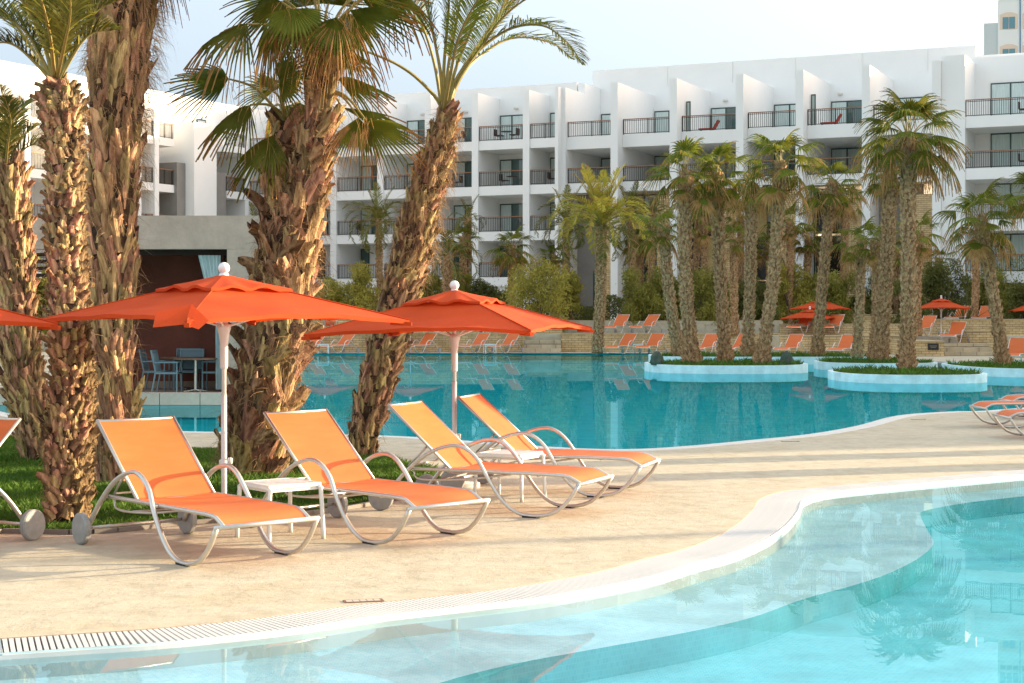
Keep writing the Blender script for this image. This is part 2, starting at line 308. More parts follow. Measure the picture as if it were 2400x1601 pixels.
# near pool basin: walls, shelf and deep floor
deep=[G(x,y,-.15) for x,y in ((2600,1140),(2400,1163),(2270,1178),(2170,1196),(2158,1210),(2175,1245),(2188,1275),(2150,1310),(2080,1345),(2000,1372),(1880,1405),(1760,1448),(1600,1484),(1400,1520),(1150,1568),(900,1640))]
deepc=catmull(deep,4); deeppoly=[(p.x,p.y) for p in deepc]+[(-3,1.6),(19.5,1.6),(19.5,22)]
def wall_strip(b,poly,z0,z1,close=True):
    n=len(poly)
    for i in range(n if close else n-1):
        a,c=poly[i],poly[(i+1)%n]; b.add([(a[0],a[1],z0),(c[0],c[1],z0),(c[0],c[1],z1),(a[0],a[1],z1)],[(0,1,2,3)])
b=MB(); wall_strip(b,nearpool,-.2,.0); b2=struct('pool_wall',b,poolw)
b=MB(); wall_strip(b,deeppoly,-.5,-.15); struct('pool_step_wall',b,brick_mat('step_wall_mosaic',(.09,.46,.54),(.06,.40,.48),(.15,.48,.55),14,.5,.5,.1,'XZ',.03))
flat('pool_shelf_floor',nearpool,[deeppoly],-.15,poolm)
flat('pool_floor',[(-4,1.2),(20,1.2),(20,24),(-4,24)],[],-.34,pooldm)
b=MB(); b.prism([(p[0],p[1]) for p in [(q.x,q.y) for q in offset(oc,GW-.03)]+[(20.03,.97),(-9.03,.97)]],-.6,-.038); struct('near_pool_water',b,waterN)
# overflow trough under the grating
flat('overflow_channel',trough,[],-.16,mat('channel_grime',(.16,.07,.05),.8,col2=(.09,.05,.04),scale=8))
b=MB(); wall_strip(b,[(p.x,p.y) for p in oc],-.16,0,False); struct('channel_wall',b,mat('channel_terracotta',(.42,.30,.21),.8))
# white rim on the water side of the grating
b=MB(); o1=offset(oc,GW-.03); o2=offset(oc,GW+.012)
for i in range(len(o1)-1):
    a,c,d,e=o1[i],o1[i+1],o2[i+1],o2[i]
    b.add([(a.x,a.y,-.16),(c.x,c.y,-.16),(d.x,d.y,-.16),(e.x,e.y,-.16),(a.x,a.y,-.012),(c.x,c.y,-.012),(d.x,d.y,-.012),(e.x,e.y,-.012)],[(4,5,6,7),(0,1,5,4),(2,3,7,6)])
rim=struct('pool_rim',b,gratem)
# grating bars: 300 nearest are parts, the rest one stuff part
gr=thing('overflow_grating','white plastic slatted overflow grating curving along the near pool edge','pool grating')
L_=[0]
for i in range(1,len(oc)): L_.append(L_[-1]+(oc[i]-oc[i-1]).length)
def samp(c,s):
    i=max(j for j in range(len(L_)) if L_[j]<=s+1e-9); i=min(i,len(c)-2); t=(s-L_[i])/(L_[i+1]-L_[i]); return c[i].lerp(c[i+1],t)
slat=MB(); slat.box(-.0128,.0128,0,1,-.022,0); slat.box(-.004,.004,0,1,-.05,-.022); slatme=fixn(slat.mesh('slat',gratem))
s=0.4; bars=[]; oi_=offset(oc,GW-.031)
while s<L_[-1]-.2:
    a=samp(oc,s); c=samp(oi_,s); bars.append((a,c)); s+=.036
vis=[q for q in bars if abs(q[0].x)/q[0].y<.36]; vis.sort(key=lambda q:q[0].y); first=vis[:300]; ids={id(q) for q in first}
rest=MB()
for q in bars:
    a,c=q; d=c-a; M=Matrix.Translation((a.x,a.y,-.004))@Matrix.Rotation(math.atan2(d.y,d.x)-PI/2,4,'Z')@Matrix.Diagonal((1,d.length,1,1))
    if id(q) in ids:
        o=ob('slat',slatme,gr); o.matrix_local=M
    else:
        rest.add([M@Vector(v) for v in slat.v],slat.f)
part('slats',rest,gratem,gr,kind='stuff')
# far pool
b=MB(); wall_strip(b,farpool,-.45,0); struct('far_pool_wall',b,pooldw)
sh=offset(fnc,-1.6); shelf=[(p.x,p.y) for p in fnc]+[(p.x,p.y) for p in reversed(offset(fnc,-1.7))]
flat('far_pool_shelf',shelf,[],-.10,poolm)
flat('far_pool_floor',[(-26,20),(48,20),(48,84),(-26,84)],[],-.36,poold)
b=MB(); b.prism(farpool,-.6,-.055); struct('far_pool_water',b,waterF)
# pale coping round the far pool
b=MB()
cp=fnc; c2=offset(cp,.30)
for i in range(len(cp)-1):
    if cp[i].y<60:
        a,c,d,e=cp[i],cp[i+1],c2[i+1],c2[i]; b.add([(a.x,a.y,.004),(c.x,c.y,.004),(d.x,d.y,.004),(e.x,e.y,.004)],[(0,1,2,3)])
        b.add([(a.x,a.y,-.05),(c.x,c.y,-.05),(c.x,c.y,.004),(a.x,a.y,.004)],[(0,1,2,3)])
struct('pool_coping',b,mat('pale_coping',(.66,.66,.63),.6,col2=(.58,.56,.52),scale=4))
b=MB(); b.add([(-12,81.9,.006),(7,81.7,.006),(7,82.6,.006),(-12,82.9,.006)],[(0,1,2,3)]); struct('far_pool_coping',b,mat('pink_coping',(.62,.50,.42),.7))
# lawn behind the near loungers
lawnpx=[(-300,1262),(0,1249),(218,1251),(422,1231),(600,1216),(728,1206),(870,1184),(960,1160),(1020,1138),(1036,1126),(1000,1100),(947,1082),(860,1068),(700,1058),(450,1053),(250,1048),(60,1030),(-80,1010),(-300,1000)]
lc=catmull([G(*p) for p in lawnpx],4,True); lawn=[(p.x,p.y) for p in lc]
flat('lawn_soil',lawn,[],.006,mat('lawn_base',(.05,.09,.015),.95,col2=(.09,.06,.03),scale=4,mixlo=.5,mixhi=.7))
b=MB()
for i in range(len(lc)):
    a,c=lc[i],lc[(i+1)%len(lc)]
    if a.y>17.5: continue
    d=(c-a); 
    if d.length<.01: continue
    nrm=Vector((d.y,-d.x,0)).normalized()*.045
    b.add([(a.x,a.y,.003),(c.x,c.y,.003),(c.x+nrm.x,c.y+nrm.y,.003),(a.x+nrm.x,a.y+nrm.y,.003),(a.x,a.y,.04),(c.x,c.y,.04),(c.x+nrm.x,c.y+nrm.y,.04),(a.x+nrm.x,a.y+nrm.y,.04)],[(4,5,6,7),(0,1,5,4),(2,3,7,6)])
struct('lawn_edging',b,mat('edging_steel',(.20,.18,.16),.6))
def inpoly(X,Y,poly):
    r=np.zeros(len(X),bool); n=len(poly)
    for i in range(n):
        x1,y1=poly[i]; x2,y2=poly[(i+1)%n]
        c=((y1>Y)!=(y2>Y))&(X<(x2-x1)*(Y-y1)/(y2-y1+1e-12)+x1); r^=c
    return r
def grass(name,label,poly,n,h,wd,z,m):
    P=np.array(poly); X=nr.uniform(P[:,0].min(),P[:,0].max(),n*3); Y=nr.uniform(P[:,1].min(),P[:,1].max(),n*3)
    k=inpoly(X,Y,poly); X,Y=X[k][:n],Y[k][:n]; n=len(X); a=nr.uniform(0,2*PI,n); hh=h*nr.uniform(.5,1.25,n)*(1+.35*np.sin(X*2.1+Y*1.3)*np.cos(Y*2.7-X))
    l=nr.normal(0,.45,(n,2))*hh[:,None]; V=np.zeros((n,4,3)); dx,dy=np.cos(a)*wd,np.sin(a)*wd
    V[:,0]=np.c_[X-dx,Y-dy,np.full(n,z)]; V[:,1]=np.c_[X+dx,Y+dy,np.full(n,z)]; V[:,2]=np.c_[X+l[:,0]*.4+dx*.6,Y+l[:,1]*.4+dy*.6,z+hh*.6]; V[:,3]=np.c_[X+l[:,0],Y+l[:,1],z+hh]
    Fa=np.arange(n*4).reshape(n,4); Fq=Fa[:,[0,1,2,3]]
    o=ob(name,npmesh(name,V,Fq,m)); o['kind']='stuff'; o['label']=label; o['category']='grass'; return o
grass('grass','mown green lawn around the big palm trunks behind the loungers',lawn,110000,.065,.005,.006,grassm)

# ------------------------------------------------------------------ far terraces
def wallthing(name,label,cat,x0,x1,y0,y1,z0,z1,m=stonem,cap=True):
    t=thing(name,label,cat,((x0+x1)/2,y0,z0)); b=MB(); b.box(-(x1-x0)/2,(x1-x0)/2,0,y1-y0,0,z1-z0-(.05 if cap else 0)); part('stonework',b,m,t)
    if cap:
        b=MB(); b.box(-(x1-x0)/2-.03,(x1-x0)/2+.03,-.03,y1-y0+.03,z1-z0-.05,z1-z0); part('coping',b,mat('coping_stone',(.52,.42,.27),.8,col2=(.42,.33,.2),scale=2),t)
    return t
def px(x,Y): return (x-1200)/F*Y
wallthing('stone_wall','low sandstone terrace wall behind the far loungers, left of the first steps','wall',px(640,84),px(1230,84),84.05,84.5,0,.97)
wallthing('stone_wall','low sandstone terrace wall between the far steps and the brown palm trunks','wall',px(1316,84),px(1830,84),84.05,84.5,0,.97)
wallthing('stone_wall','low sandstone wall just left of the black plaque wall, behind the palm island','wall',px(1830,80),px(2140,80),80,80.5,0,.90)
plaqw=wallthing('stone_wall','square ended sandstone wall carrying a small black plaque','wall',px(2142,75),px(2213,75),75,79.9,0,.72)
b=MB(); w_=px(2200,75)-px(2175,75); cx_=px(2187,75)-(px(2142,75)+px(2213,75))/2; b.box(cx_-w_/2,cx_+w_/2,-.05,-.004,.30,.60); part('plaque',b,dark,plaqw)
b=MB(); b.box(cx_-w_/2+.08,cx_+w_/2-.08,-.056,-.051,.47,.49); b.box(cx_-w_/2+.12,cx_+w_/2-.12,-.056,-.051,.40,.415); part('lettering',b,mat('plaque_gold',(.35,.3,.2),.5),plaqw)
wallthing('stone_wall','sandstone wall at the far right edge behind the leaning palm','wall',px(2358,73),px(2700,73),73,73.5,0,.75)
wallthing('stone_wall','second tier sandstone wall on the upper terrace behind the left far loungers','wall',px(560,89),px(1228,89),89,89.5,.9,1.75)
wallthing('stone_wall','second tier sandstone wall in the gap above the pale steps','wall',px(1228,87),px(1318,87),87,87.4,.6,1.25)
wallthing('stone_wall','second tier sandstone wall beneath the grey hotel recess','wall',px(1318,90),px(1830,90),90,90.5,.9,1.62)
wallthing('stone_wall','second tier sandstone wall behind the right far umbrellas','wall',px(1830,86),px(2200,86),86,86.5,.85,1.45)
wallthing('stone_wall','top tier sandstone wall left of the right umbrella, under the dark bushes','wall',px(1830,92),px(2186,92),92,92.5,1.4,1.95)
wallthing('stone_wall','upper sandstone wall behind the red loungers right of the umbrella pole','wall',px(2186,84),px(2700,84),84,84.5,.6,1.70)
wallthing('stone_wall','middle sandstone wall right of the wide steps, behind the leaning palm','wall',px(2250,78.5),px(2358,78.5),78.5,79,0,1.15)
b=MB(); b.box(px(560,84.4),px(1830,84.4),84.4,89,.0,.93); b.box(px(1830,80.4),px(2700,84),80.4,86,.0,.86); b.box(-40,px(1830,90),89.3,104,0,1.58); b.box(px(1830,86),40,86.4,104,0,1.40); struct('terrace',b,deckm)
def steps(label,x0,x1,Y,n,h,d):
    t=thing('stone_steps',label,'steps',((x0+x1)/2,Y,0),group='pale stone steps up to the terraces')
    for i in range(n):
        b=MB(); b.box(-(x1-x0)/2,(x1-x0)/2,i*d,n*d+.2,i*h,(i+1)*h-.004); part('step',b,stepm,t)
steps('narrow pale stone steps between the two left sandstone walls',px(1228,82.6),px(1316,82.6),82.7,3,.21,.45)
steps('wide pale stone steps right of the black plaque wall',px(2205,76),px(2330,76),75.8,3,.19,.5)
for x0,x1,l in ((645,690,'pale stone steps half hidden behind the near umbrella'),):
    steps(l,px(880,82.9),px(905,82.9),82.9,2,.21,.4)
# ------------------------------------------------------------------ planters in the pool
planterm=brick_mat('planter_mosaic',(.72,.88,.90),(.62,.82,.86),(.74,.86,.88),12,.5,.5,.1,'XZ',.03)
def planter(label,cx,cy,rx,ry,zt,ngr=2500,e=2.6):
    t=thing('palm_planter',label,'planter',(cx,cy,-.5),group='pale blue walled palm islands in the far pool')
    n=40; P=[]; Q=[]
    for i in range(n):
        a=2*PI*i/n; c,s_=math.cos(a),math.sin(a); k=(abs(c)**e+abs(s_)**e)**(-1/e); P.append((rx*k*c,ry*k*s_)); Q.append(((rx-.16)*k*c,(ry-.16)*k*s_))
    b=MB(); wall_strip(b,P,0,zt+.5)
    b.add([(p[0],p[1],zt+.5) for p in P]+[(q[0],q[1],zt+.5) for q in Q],[(i,(i+1)%n,n+(i+1)%n,n+i) for i in range(n)])
    b.add([(q[0],q[1],zt+.5) for q in Q]+[(q[0],q[1],zt+.4) for q in Q],[(i,(i+1)%n,n+(i+1)%n,n+i) for i in range(n)]); part('wall',b,planterm,t)
    b=MB(); b.prism(Q,.3,zt+.45); part('earth',b,mat('planter_turf',(.05,.10,.015),.95,col2=(.08,.10,.03),scale=2),t)
    poly=[(q[0],q[1]) for q in Q]; g=grass('grass','',poly,ngr,.16,.018,zt+.45,grassm); g.parent=t; del g['label']; del g['category']
    return t
planter('round pale blue island wall at centre holding three thick palms',px(1699,57),57,2.78,3.0,.22)
planter('front pale blue island wall holding the tallest fan palm',px(2122,49),49,2.2,2.8,.19)
planter('long low pale blue island wall behind the three thick palms',px(1790,67.5),67.5,4.7,2.8,.24,4000,4)
planter('small pale blue island wall behind the tallest fan palm',px(2050,59),59,2.1,2.4,.22)
planter('pale blue island wall cut by the right edge under the leaning palm',px(2420,54.5),54.5,2.7,4.0,.22)
b=MB(); b.box(px(2155,60.5),px(2240,60.5),60,62,-1,.12); c_=tag(part('concrete_block',b,mat('wet_concrete',(.25,.27,.27),.8,col2=(.18,.2,.2),scale=2),None),'grey concrete block between the pale blue islands at right','concrete block')

# ------------------------------------------------------------------ hotel main wing
PHI=R(24.5)
hotel=thing('hotel_building','long white four storey hotel wing with balconies facing the pool','hotel',(0,107,0),-PHI)
def hbox(name,x0,x1,y0,y1,z0,z1,m=white,par=hotel):
    b=MB(); b.box(x0,x1,y0,y1,z0,z1); return part(name,b,m,par)
def balmesh(wd,h=1.0,pitch=.125):
    b=MB(); n=max(2,int(wd/pitch))
    for i in range(n+1):
        x=i*wd/n; b.box(x-.012,x+.012,-.012,.012,.06,h-.05)
    for k in range(0,n+1,max(1,n//2)): b.box(k*wd/n-.03,k*wd/n+.03,-.03,.03,-.02,h-.05)
    b.box(0,wd,-.02,.02,.05,.09); b.box(0,wd,-.02,.02,h-.13,h-.10); return b
RC={}
def railing(par,x0,x1,y,z,h=1.0,gold=False):
    wd=round(x1-x0,2)
    if (wd,h) not in RC:
        b=balmesh(wd,h); hb=MB(); hb.box(-.02,wd+.02,-.04,.04,h-.05,h); RC[(wd,h)]=(fixn(b.mesh('balusters',railm)),fixn(hb.mesh('handrail',woodr)))
    e=bpy.data.objects.new('railing',None); COL.objects.link(e); e.parent=par; e.location=(x0,y,z)
    ob('balusters',RC[(wd,h)][0],e,kind='stuff'); ob('handrail',RC[(wd,h)][1],e); return e
DC={}
def door(par,x0,x1,y,z,h=2.05,leaves=2,cur=(0,),name='balcony_door',warm=False):
    key=(round(x1-x0,2),h,leaves,tuple(cur),warm)
    if key not in DC:
        wd=x1-x0; b=MB(); t=.06
        b.box(0,wd,-.06,.0,h-t,h); b.box(0,wd,-.06,.0,0,t*.6)
        for i in range(leaves+1): xx=min(max(i*wd/leaves-t/2,0),wd-t); b.box(xx,xx+t,-.065,.0,0.036,h-t)
        g=MB(); g.box(t,wd-t,-.03,-.02,.04,h-t); cs=[]
        for k in cur:
            c=MB(); xa=k*wd/leaves+t; n=24; ww=wd/leaves-t*1.5; V=[(xa+ww*i/n,-.045+.012*math.sin(i*1.6),z_) for z_ in (.05,h-t-.02) for i in range(n+1)]
            c.add(V,[(i,i+1,n+2+i,n+1+i) for i in range(n)]); cs.append(c.mesh('curtain',warmrefl if warm else curt))
        DC[key]=(fixn(b.mesh('frame',frameg)),fixn(g.mesh('pane',glass)),cs)
    e=bpy.data.objects.new(name,None); COL.objects.link(e); e.parent=par; e.location=(x0,y,z)
    ob('frame',DC[key][0],e); ob('pane',DC[key][1],e)
    for q in DC[key][2]: ob('curtain',q,e)
    return e
FL=[4.4,7.4,10.4,13.4]
LP=[-24.2,-20.7,-17.15,-13.54,-9.85,-6.2,-2.7,1.0,3.54]
for i,s in enumerate(LP):
    wdt=.46 if i<8 else .5
    hbox('pilaster',s-wdt/2,s+wdt/2,0,3.35,1.0,16.6)
hbox('wall',-25,3.2,3.35,3.75,1.0,17.4); hbox('wall',-25,3.2,8.5,8.9,1,17.38); hbox('roof',-25,3.2,3.75,8.5,16.6,16.9)
hbox('wall',-25,3.79,.3,3.3,1.0,3.8)
for i in range(8):
    a,c=LP[i]+.232,LP[i+1]-(.232 if i<7 else .252)
    for k,z in enumerate(FL):
        hbox('balcony_slab',a,c,.12,3.34,z-.6,z)
        railing(hotel,a+.02,c-.02,.22,z)
        wd=min(1.75,c-a-.35); leaves=2
        if k==0: door(hotel,a+.06,a+.75,3.34,z,2.2,1,(),warm=False); door(hotel,a+1.35,min(a+3.1,c-.05),3.34,z,2.2,2,())
        else: door(hotel,a+.08,a+.08+wd,3.34,z,2.05,2,(0,) if (i+k)%3 else (0,1))
RP=[3.54,7.37,11.3,15.57,19.3,23.3,27.4]
for i,s in enumerate(RP):
    if i: hbox('pilaster',s-.24,s+.24,-.6,6.2,1.0,16.6+.02*i)
hbox('pilaster',3.3,3.53,-.6,-.004,1.0,16.58)
hbox('wall',3.2,28.6,6.2,6.6,9.8,18.55); hbox('wall',3.2,28.6,14,14.4,1,18.5); hbox('roof',3.2,28.6,6.6,14,17.3,17.7); hbox('wall',3.2,3.6,6.6,14,9.8,18.5); hbox('wall',3.3,3.78,3.36,6.19,1.0,17.3)
for i in range(6):
    a,c=RP[i]+.252,RP[i+1]-.242
    for k,z in enumerate(FL[2:]):
        hbox('balcony_slab',a,c,.28,6.19,z-(.62 if k==0 else .8),z)
        railing(hotel,a+.02,c-.02,.4,z)
        st=(3 if i in(0,1) else 0)
        door(hotel,a+.06,min(a+2.1,c-.1),6.19,z,2.15,2,((0,) if (i+k)%2 else (0,1)))
    if i in (2,4): door(hotel,a+.02,a+.30,1.2,13.4,2.0,1,(0,),name='side_window')
    hbox('brick_pier',c-.98,c-.02,-.2,2.2,1.0,9.4 if i not in(5,) else 9.0,stonem)
    if i in (0,5):
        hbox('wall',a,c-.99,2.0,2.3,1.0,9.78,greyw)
        if i==0: door(hotel,a+1.15,a+1.95,1.99,1.9,2.9,1,(),name='side_door')
    else:
        e=bpy.data.objects.new('lobby_window',None); COL.objects.link(e); e.parent=hotel; e.location=(a,2.0,1.3)
        wd=c-1.0-a; b=MB()
        for xx in (0,wd/3,2*wd/3,wd-.08): b.box(xx,xx+.08,-.08,0,0,8.4)
        for zz in (0,2.8,5.4,8.3): b.box(0,wd,-.075,-.005,zz,zz+.08)
        part('frame',b,frameg,e)
        for q in range(3):
            for zz in range(3):
                b=MB(); b.box(q*wd/3+.09,(q+1)*wd/3-.005,-.03,-.01,zz*2.75+.1,zz*2.75+2.72); part('pane',b,glassl if rnd.random()<.62 else warmrefl,e)  # tan panes carry the sunlit wing's reflection as plain colour
# broad pier and right hand room bay
hbox('pilaster',27.65,28.98,-.3,6.1,1.0,17.0)
hbox('wall',28.6,37,6.2,6.6,1,17.9); hbox('wall',28.6,37,3.4,3.7,1,17.35) ; hbox('roof',28.6,37,3.7,8,16.5,16.9)
for z in FL:
    hbox('balcony_slab',28.99,36,-.2,3.39,z-.65,z); railing(hotel,29.0,36,-.1,z); door(hotel,29.9,35.6,3.39,z,2.35,5,(0,1,3,4))
hbox('pilaster',36,36.5,-.3,3.39,1,17)
hbox('wall',37,110,0,14,0,16.8)
for s_ in (8.5,13,17.2,21.5,25.6):                                      # thin rain chutes down the tall parapet
    hbox('rain_chute',s_,s_+.07,6.14,6.19,17.2,18.54)
for s_,z_ in ((-8.3,15.75),(-5.0,15.75),(-1.2,15.8),(12.6,15.9),(20.2,15.9)):
    b=MB(); b.lathe([(.02,0),(.16,.04),(.17,.12),(.10,.2)],10,(s_,3.28 if s_<3 else 6.1,z_)); part('wall_lamp',b,mat('lamp_shade',(.7,.66,.58),.6),hotel)

# hotel left wing
wing=thing('hotel_building','left hotel wing with sunlit upper walls behind the palm trunks','hotel',(-22.4,106,0),math.atan2(.898,.44))
def wbox(name,x0,x1,y0,y1,z0,z1,m=white): return hbox(name,x0,x1,y0,y1,z0,z1,m,wing)
wbox('wall',-26,12.5,2.6,3.0,0,16.9); wbox('wall',-26,12.5,9,9.4,0,16.8); wbox('roof',-26,12.5,3.0,9,16.2,16.5)
for s_ in (-24,-20.2,-16.5,-12.75,-9.2,-5.4,-2.75,-.99): wbox('pilaster',s_-.22,s_+.22,0,2.59,0,15.2)
prs=[(-23.78,-20.42),(-19.98,-16.72),(-16.28,-12.97),(-12.53,-9.42),(-8.98,-5.62),(-5.18,-2.97),(-2.53,-1.21),(-.77,.93)]
for a,c in prs:
    for k,z in enumerate(FL+[1.4]):
        wbox('balcony_slab',a,c,.1,2.59,z-.5,z); railing(wing,a+.02,c-.02,.18,z); door(wing,a+.1,min(a+1.5,c-.1),2.59,z,2.1,2,(0,))
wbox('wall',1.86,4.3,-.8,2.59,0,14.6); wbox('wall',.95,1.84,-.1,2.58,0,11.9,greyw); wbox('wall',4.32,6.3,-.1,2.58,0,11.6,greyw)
for k,z in enumerate(FL):
    wbox('balcony_slab',6.32,8.4,-.2,2.59,z-.5,z); railing(wing,6.34,8.38,-.1,z); door(wing,6.6,7.6,2.59,z,2.1,1,(0,))
wbox('pilaster',8.42,8.8,-.2,2.59,0,15.2)
b=MB()
b=MB(); b.prism([(4.5,2.59),(4.5,.2),(5.2,-.7),(6.5,-1.1),(7.8,-.8),(8.6,-.25),(8.6,2.59)],12.95,13.38); part('curved_slab',b,white,wing)
east=thing('hotel_building','white hotel wing beyond the right picture edge, shading the far deck','hotel',(52,41.5,0),0)
b=MB(); b.box(0,14,0,40,0,15); part('wall',b,white,east)
for k in range(3):
    for j in range(8): b=MB(); b.box(-.05,.02,2+j*4.8,4.6+j*4.8,1+k*3.6,3.2+k*3.6); part('window',b,glass,east)
# far tower
tower=thing('tower_building','tall white tower block with arched windows behind the hotel roof at right','tower',(px(2352,190),190,0),R(-17))
def tbox(name,x0,x1,y0,y1,z0,z1,m): return hbox(name,x0,x1,y0,y1,z0,z1,m,tower)
towm=mat('tower_render',(.66,.74,.76),.8); towg=mat('tower_grey',(.47,.57,.60),.8)
tbox('side_wall',-2.2,-.65,.3,4,0,36.0,towg); tbox('wall',-.64,6,0,4,0,50,towm); tbox('blue_stripe',1.78,1.90,-.12,-.01,30,50,mat('tower_blue',(.05,.18,.33),.6))
for z in (27.7,31.4,35.1):
    for x0 in (-.42,2.1):
        e=bpy.data.objects.new('window',None); COL.objects.link(e); e.parent=tower; e.location=(x0,0,z)
        b=MB(); n=10; P=[(0,0),(2.0,0)]+[(2.0-2.0*i/n,1.75+.28*math.sin(PI*i/n)) for i in range(n+1)]
        b.add([(p[0],-.02,p[1]) for p in P],[tuple(range(len(P)))]); part('arch',b,mat('arch_recess',(.62,.55,.46),.8),e)
        for q in range(2):
            b=MB(); b.box(.32+q*.72,.98+q*.72,-.05,-.03,.08,1.45); part('pane',b,glasst,e)
for x0 in (-.35,.35,1.05,2.1):
    for z in (38.6,39.6):
        b=MB(); b.box(x0,x0+.6,-.05,-.01,z,z+(.7 if z<39 else 2.4)); part('window',b,glasst,tower)

# ------------------------------------------------------------------ cabana and its patio
cab=thing('cabana','taupe rendered poolside cabana with a dark red inner wall','cabana',(-10,35.6,0))
def cb(name,x0,x1,y0,y1,z0,z1,m): b=MB(); b.box(x0+10,x1+10,y0-35.6,y1-35.6,z0,z1); return part(name,b,m,cab)
b=MB(); b.box(-15.5,-5.16,PE,38.3,-.06,.2); struct('cabana_patio',b,mat('patio_stone',(.36,.27,.21),.8,col2=(.28,.2,.16),scale=2))
for i in range(12):
    x=-15.4+i*.87
    if x<-5.9: b=MB(); b.box(x,x+.855,PE-.06,PE+.28,-.05,.208); o=struct('coping_stone',b,mat('patio_coping',(.62,.52,.42),.7,col2=(.52,.42,.33),scale=3))
OX1=px(532,35.6); OX0=px(230,35.6)
cb('wall',OX1,-5.2,35.6,36.1,.2,3.32,cabw); cb('wall',-15.5,-5.2,35.6,36.1,3.324,4.05,cabw); cb('wall',-5.5,-5.2,36.1,38,.2,4.04,cabw)
cb('wall',OX0-1.0,OX0,35.6,36.1,.2,3.32,cabw); cb('back_wall',OX0-1.0,-5.51,37.7,38.0,.2,3.9,redw); cb('skirting',OX0-1.0,-5.51,37.66,37.699,.2,.36,mat('skirting_stone',(.36,.27,.2),.8))
cb('ceiling',OX0-1,-5.51,36.1,37.7,3.5,3.6,darkw); cb('roof',-15.5,-5.21,36.1,38,3.9,4.02,cabw); cb('lintel',OX0,OX1,36.0,36.25,3.2,3.34,darkw); cb('jamb',OX1-.16,OX1-.004,36.1,36.3,.2,3.2,darkw)
cb('wall',-15.5,-15,35.6,36.1,.2,3.32,cabw)
for k in range(4): cb('slat',-15,OX0-1.01,35.9+.0,35.96,2.72+k*.15,2.80+k*.15,darkw)
# curtains
def curtain(label,P0,w0,w1,z1,z0,cx0,cx1):
    t=thing('curtain',label,'curtain',(0,0,0),group='pale curtains hung in the cabana opening'); n=26; b=MB(); V=[]
    for j in range(7):
        f=j/6; z=z1+(z0-z1)*f; wd=w0+(w1-w0)*f; c=cx0+(cx1-cx0)*f
        for i in range(n+1):
            u=i/n; V.append((c-wd/2+wd*u,P0+.05*math.sin(u*18*PI/ (1.6))*(.6+.4*f),z))
    b.add(V,[(j*(n+1)+i,j*(n+1)+i+1,(j+1)*(n+1)+i+1,(j+1)*(n+1)+i) for j in range(6) for i in range(n)]); part('cloth',b,cabc,t,True)
curtain('tied back pale curtain at the top right of the cabana opening',35.95,px(519,36)-px(466,36),.24,3.2,2.25,px(492,36),px(503,36))
curtain('straight pale curtain hanging to the patio behind the white umbrella pole',35.9,.18,.18,2.6,.25,px(516,36),px(517,36))

# ------------------------------------------------------------------ dining chairs and tables
def mk_chair(label,x,y,rz):
    t=thing('dining_chair',label,'chair',(x,y,.2),rz,'slate patio chairs in the cabana')
    for sx in (-1,1):
        b=MB(); b.tube([(.24,sx*.26,0),(.24,sx*.26,.65)],.018,6); part('leg',b,chairm,t)
        b=MB(); b.tube([(-.30,sx*.26,0),(-.22,sx*.26,.45),(-.32,sx*.26,.92)],.02,6); part('leg',b,chairm,t)
        b=MB(); b.box(-.24,.27,sx*.26-.03,sx*.26+.03,.64,.665); part('armrest',b,woodr if False else chairm,t)
        b=MB(); b.box(-.24,.24,sx*.26-.015,sx*.26+.015,.40,.44); part('side_rail',b,chairm,t)
    b=MB(); b.box(-.22,.25,-.24,.24,.42,.44); part('seat',b,chairt,t)
    b=MB(); b.add([(-.22,-.24,.47),(-.22,.24,.47),(-.32,.24,.90),(-.32,-.24,.90),(-.235,-.24,.47),(-.235,.24,.47),(-.335,.24,.90),(-.335,-.24,.90)],[(0,1,2,3),(4,5,6,7),(0,1,5,4),(1,2,6,5),(2,3,7,6),(3,0,4,7)]); part('backrest',b,chairt,t)
    b=MB(); b.box(.22,.25,-.25,.25,.40,.43); b.box(-.34,-.30,-.25,.25,.88,.92); part('crossbar',b,chairm,t)
def mk_table(label,x,y):
    t=thing('bistro_table',label,'table',(x,y,.2),0,'round pedestal tables in the cabana')
    b=MB(); b.lathe([(.01,.71),(.48,.71),(.48,.74),(.01,.74)],24); part('tabletop',b,wood,t)
    b=MB(); b.tube([(0,0,.03),(0,0,.71)],.03,10); part('pedestal',b,mat('chrome',(.6,.62,.62),.25,metal=1),t)
    for k in range(4):
        a=k*PI/2+.6; b=MB(); b.tube([(0,0,.05),(.28*math.cos(a),.28*math.sin(a),.015)],.018,6); part('foot',b,MATS['chrome'],t)
def cx(x,Y): return px(x,Y)
mk_chair('slate armchair side on in front of the table, nearest the left trunk',cx(393,35.7),35.75,R(0))
mk_chair('slate chair behind the side-on armchair, half hidden by the trunk',cx(366,36.6),36.6,R(0))
mk_chair('slate chair facing out behind the round table, nearer of the pair',cx(440,36.6),36.7,R(-95))
mk_chair('slate chair farthest back against the red wall',cx(436,37.2),37.25,R(-88))
mk_chair('slate chair right of the table beside the hanging curtain',cx(504,36.2),36.25,R(180))
mk_table('round brown pedestal table in front of the chairs',cx(457,35.8),35.85)
mk_table('second brown round table farther in by the red wall',cx(425,36.9),36.95)

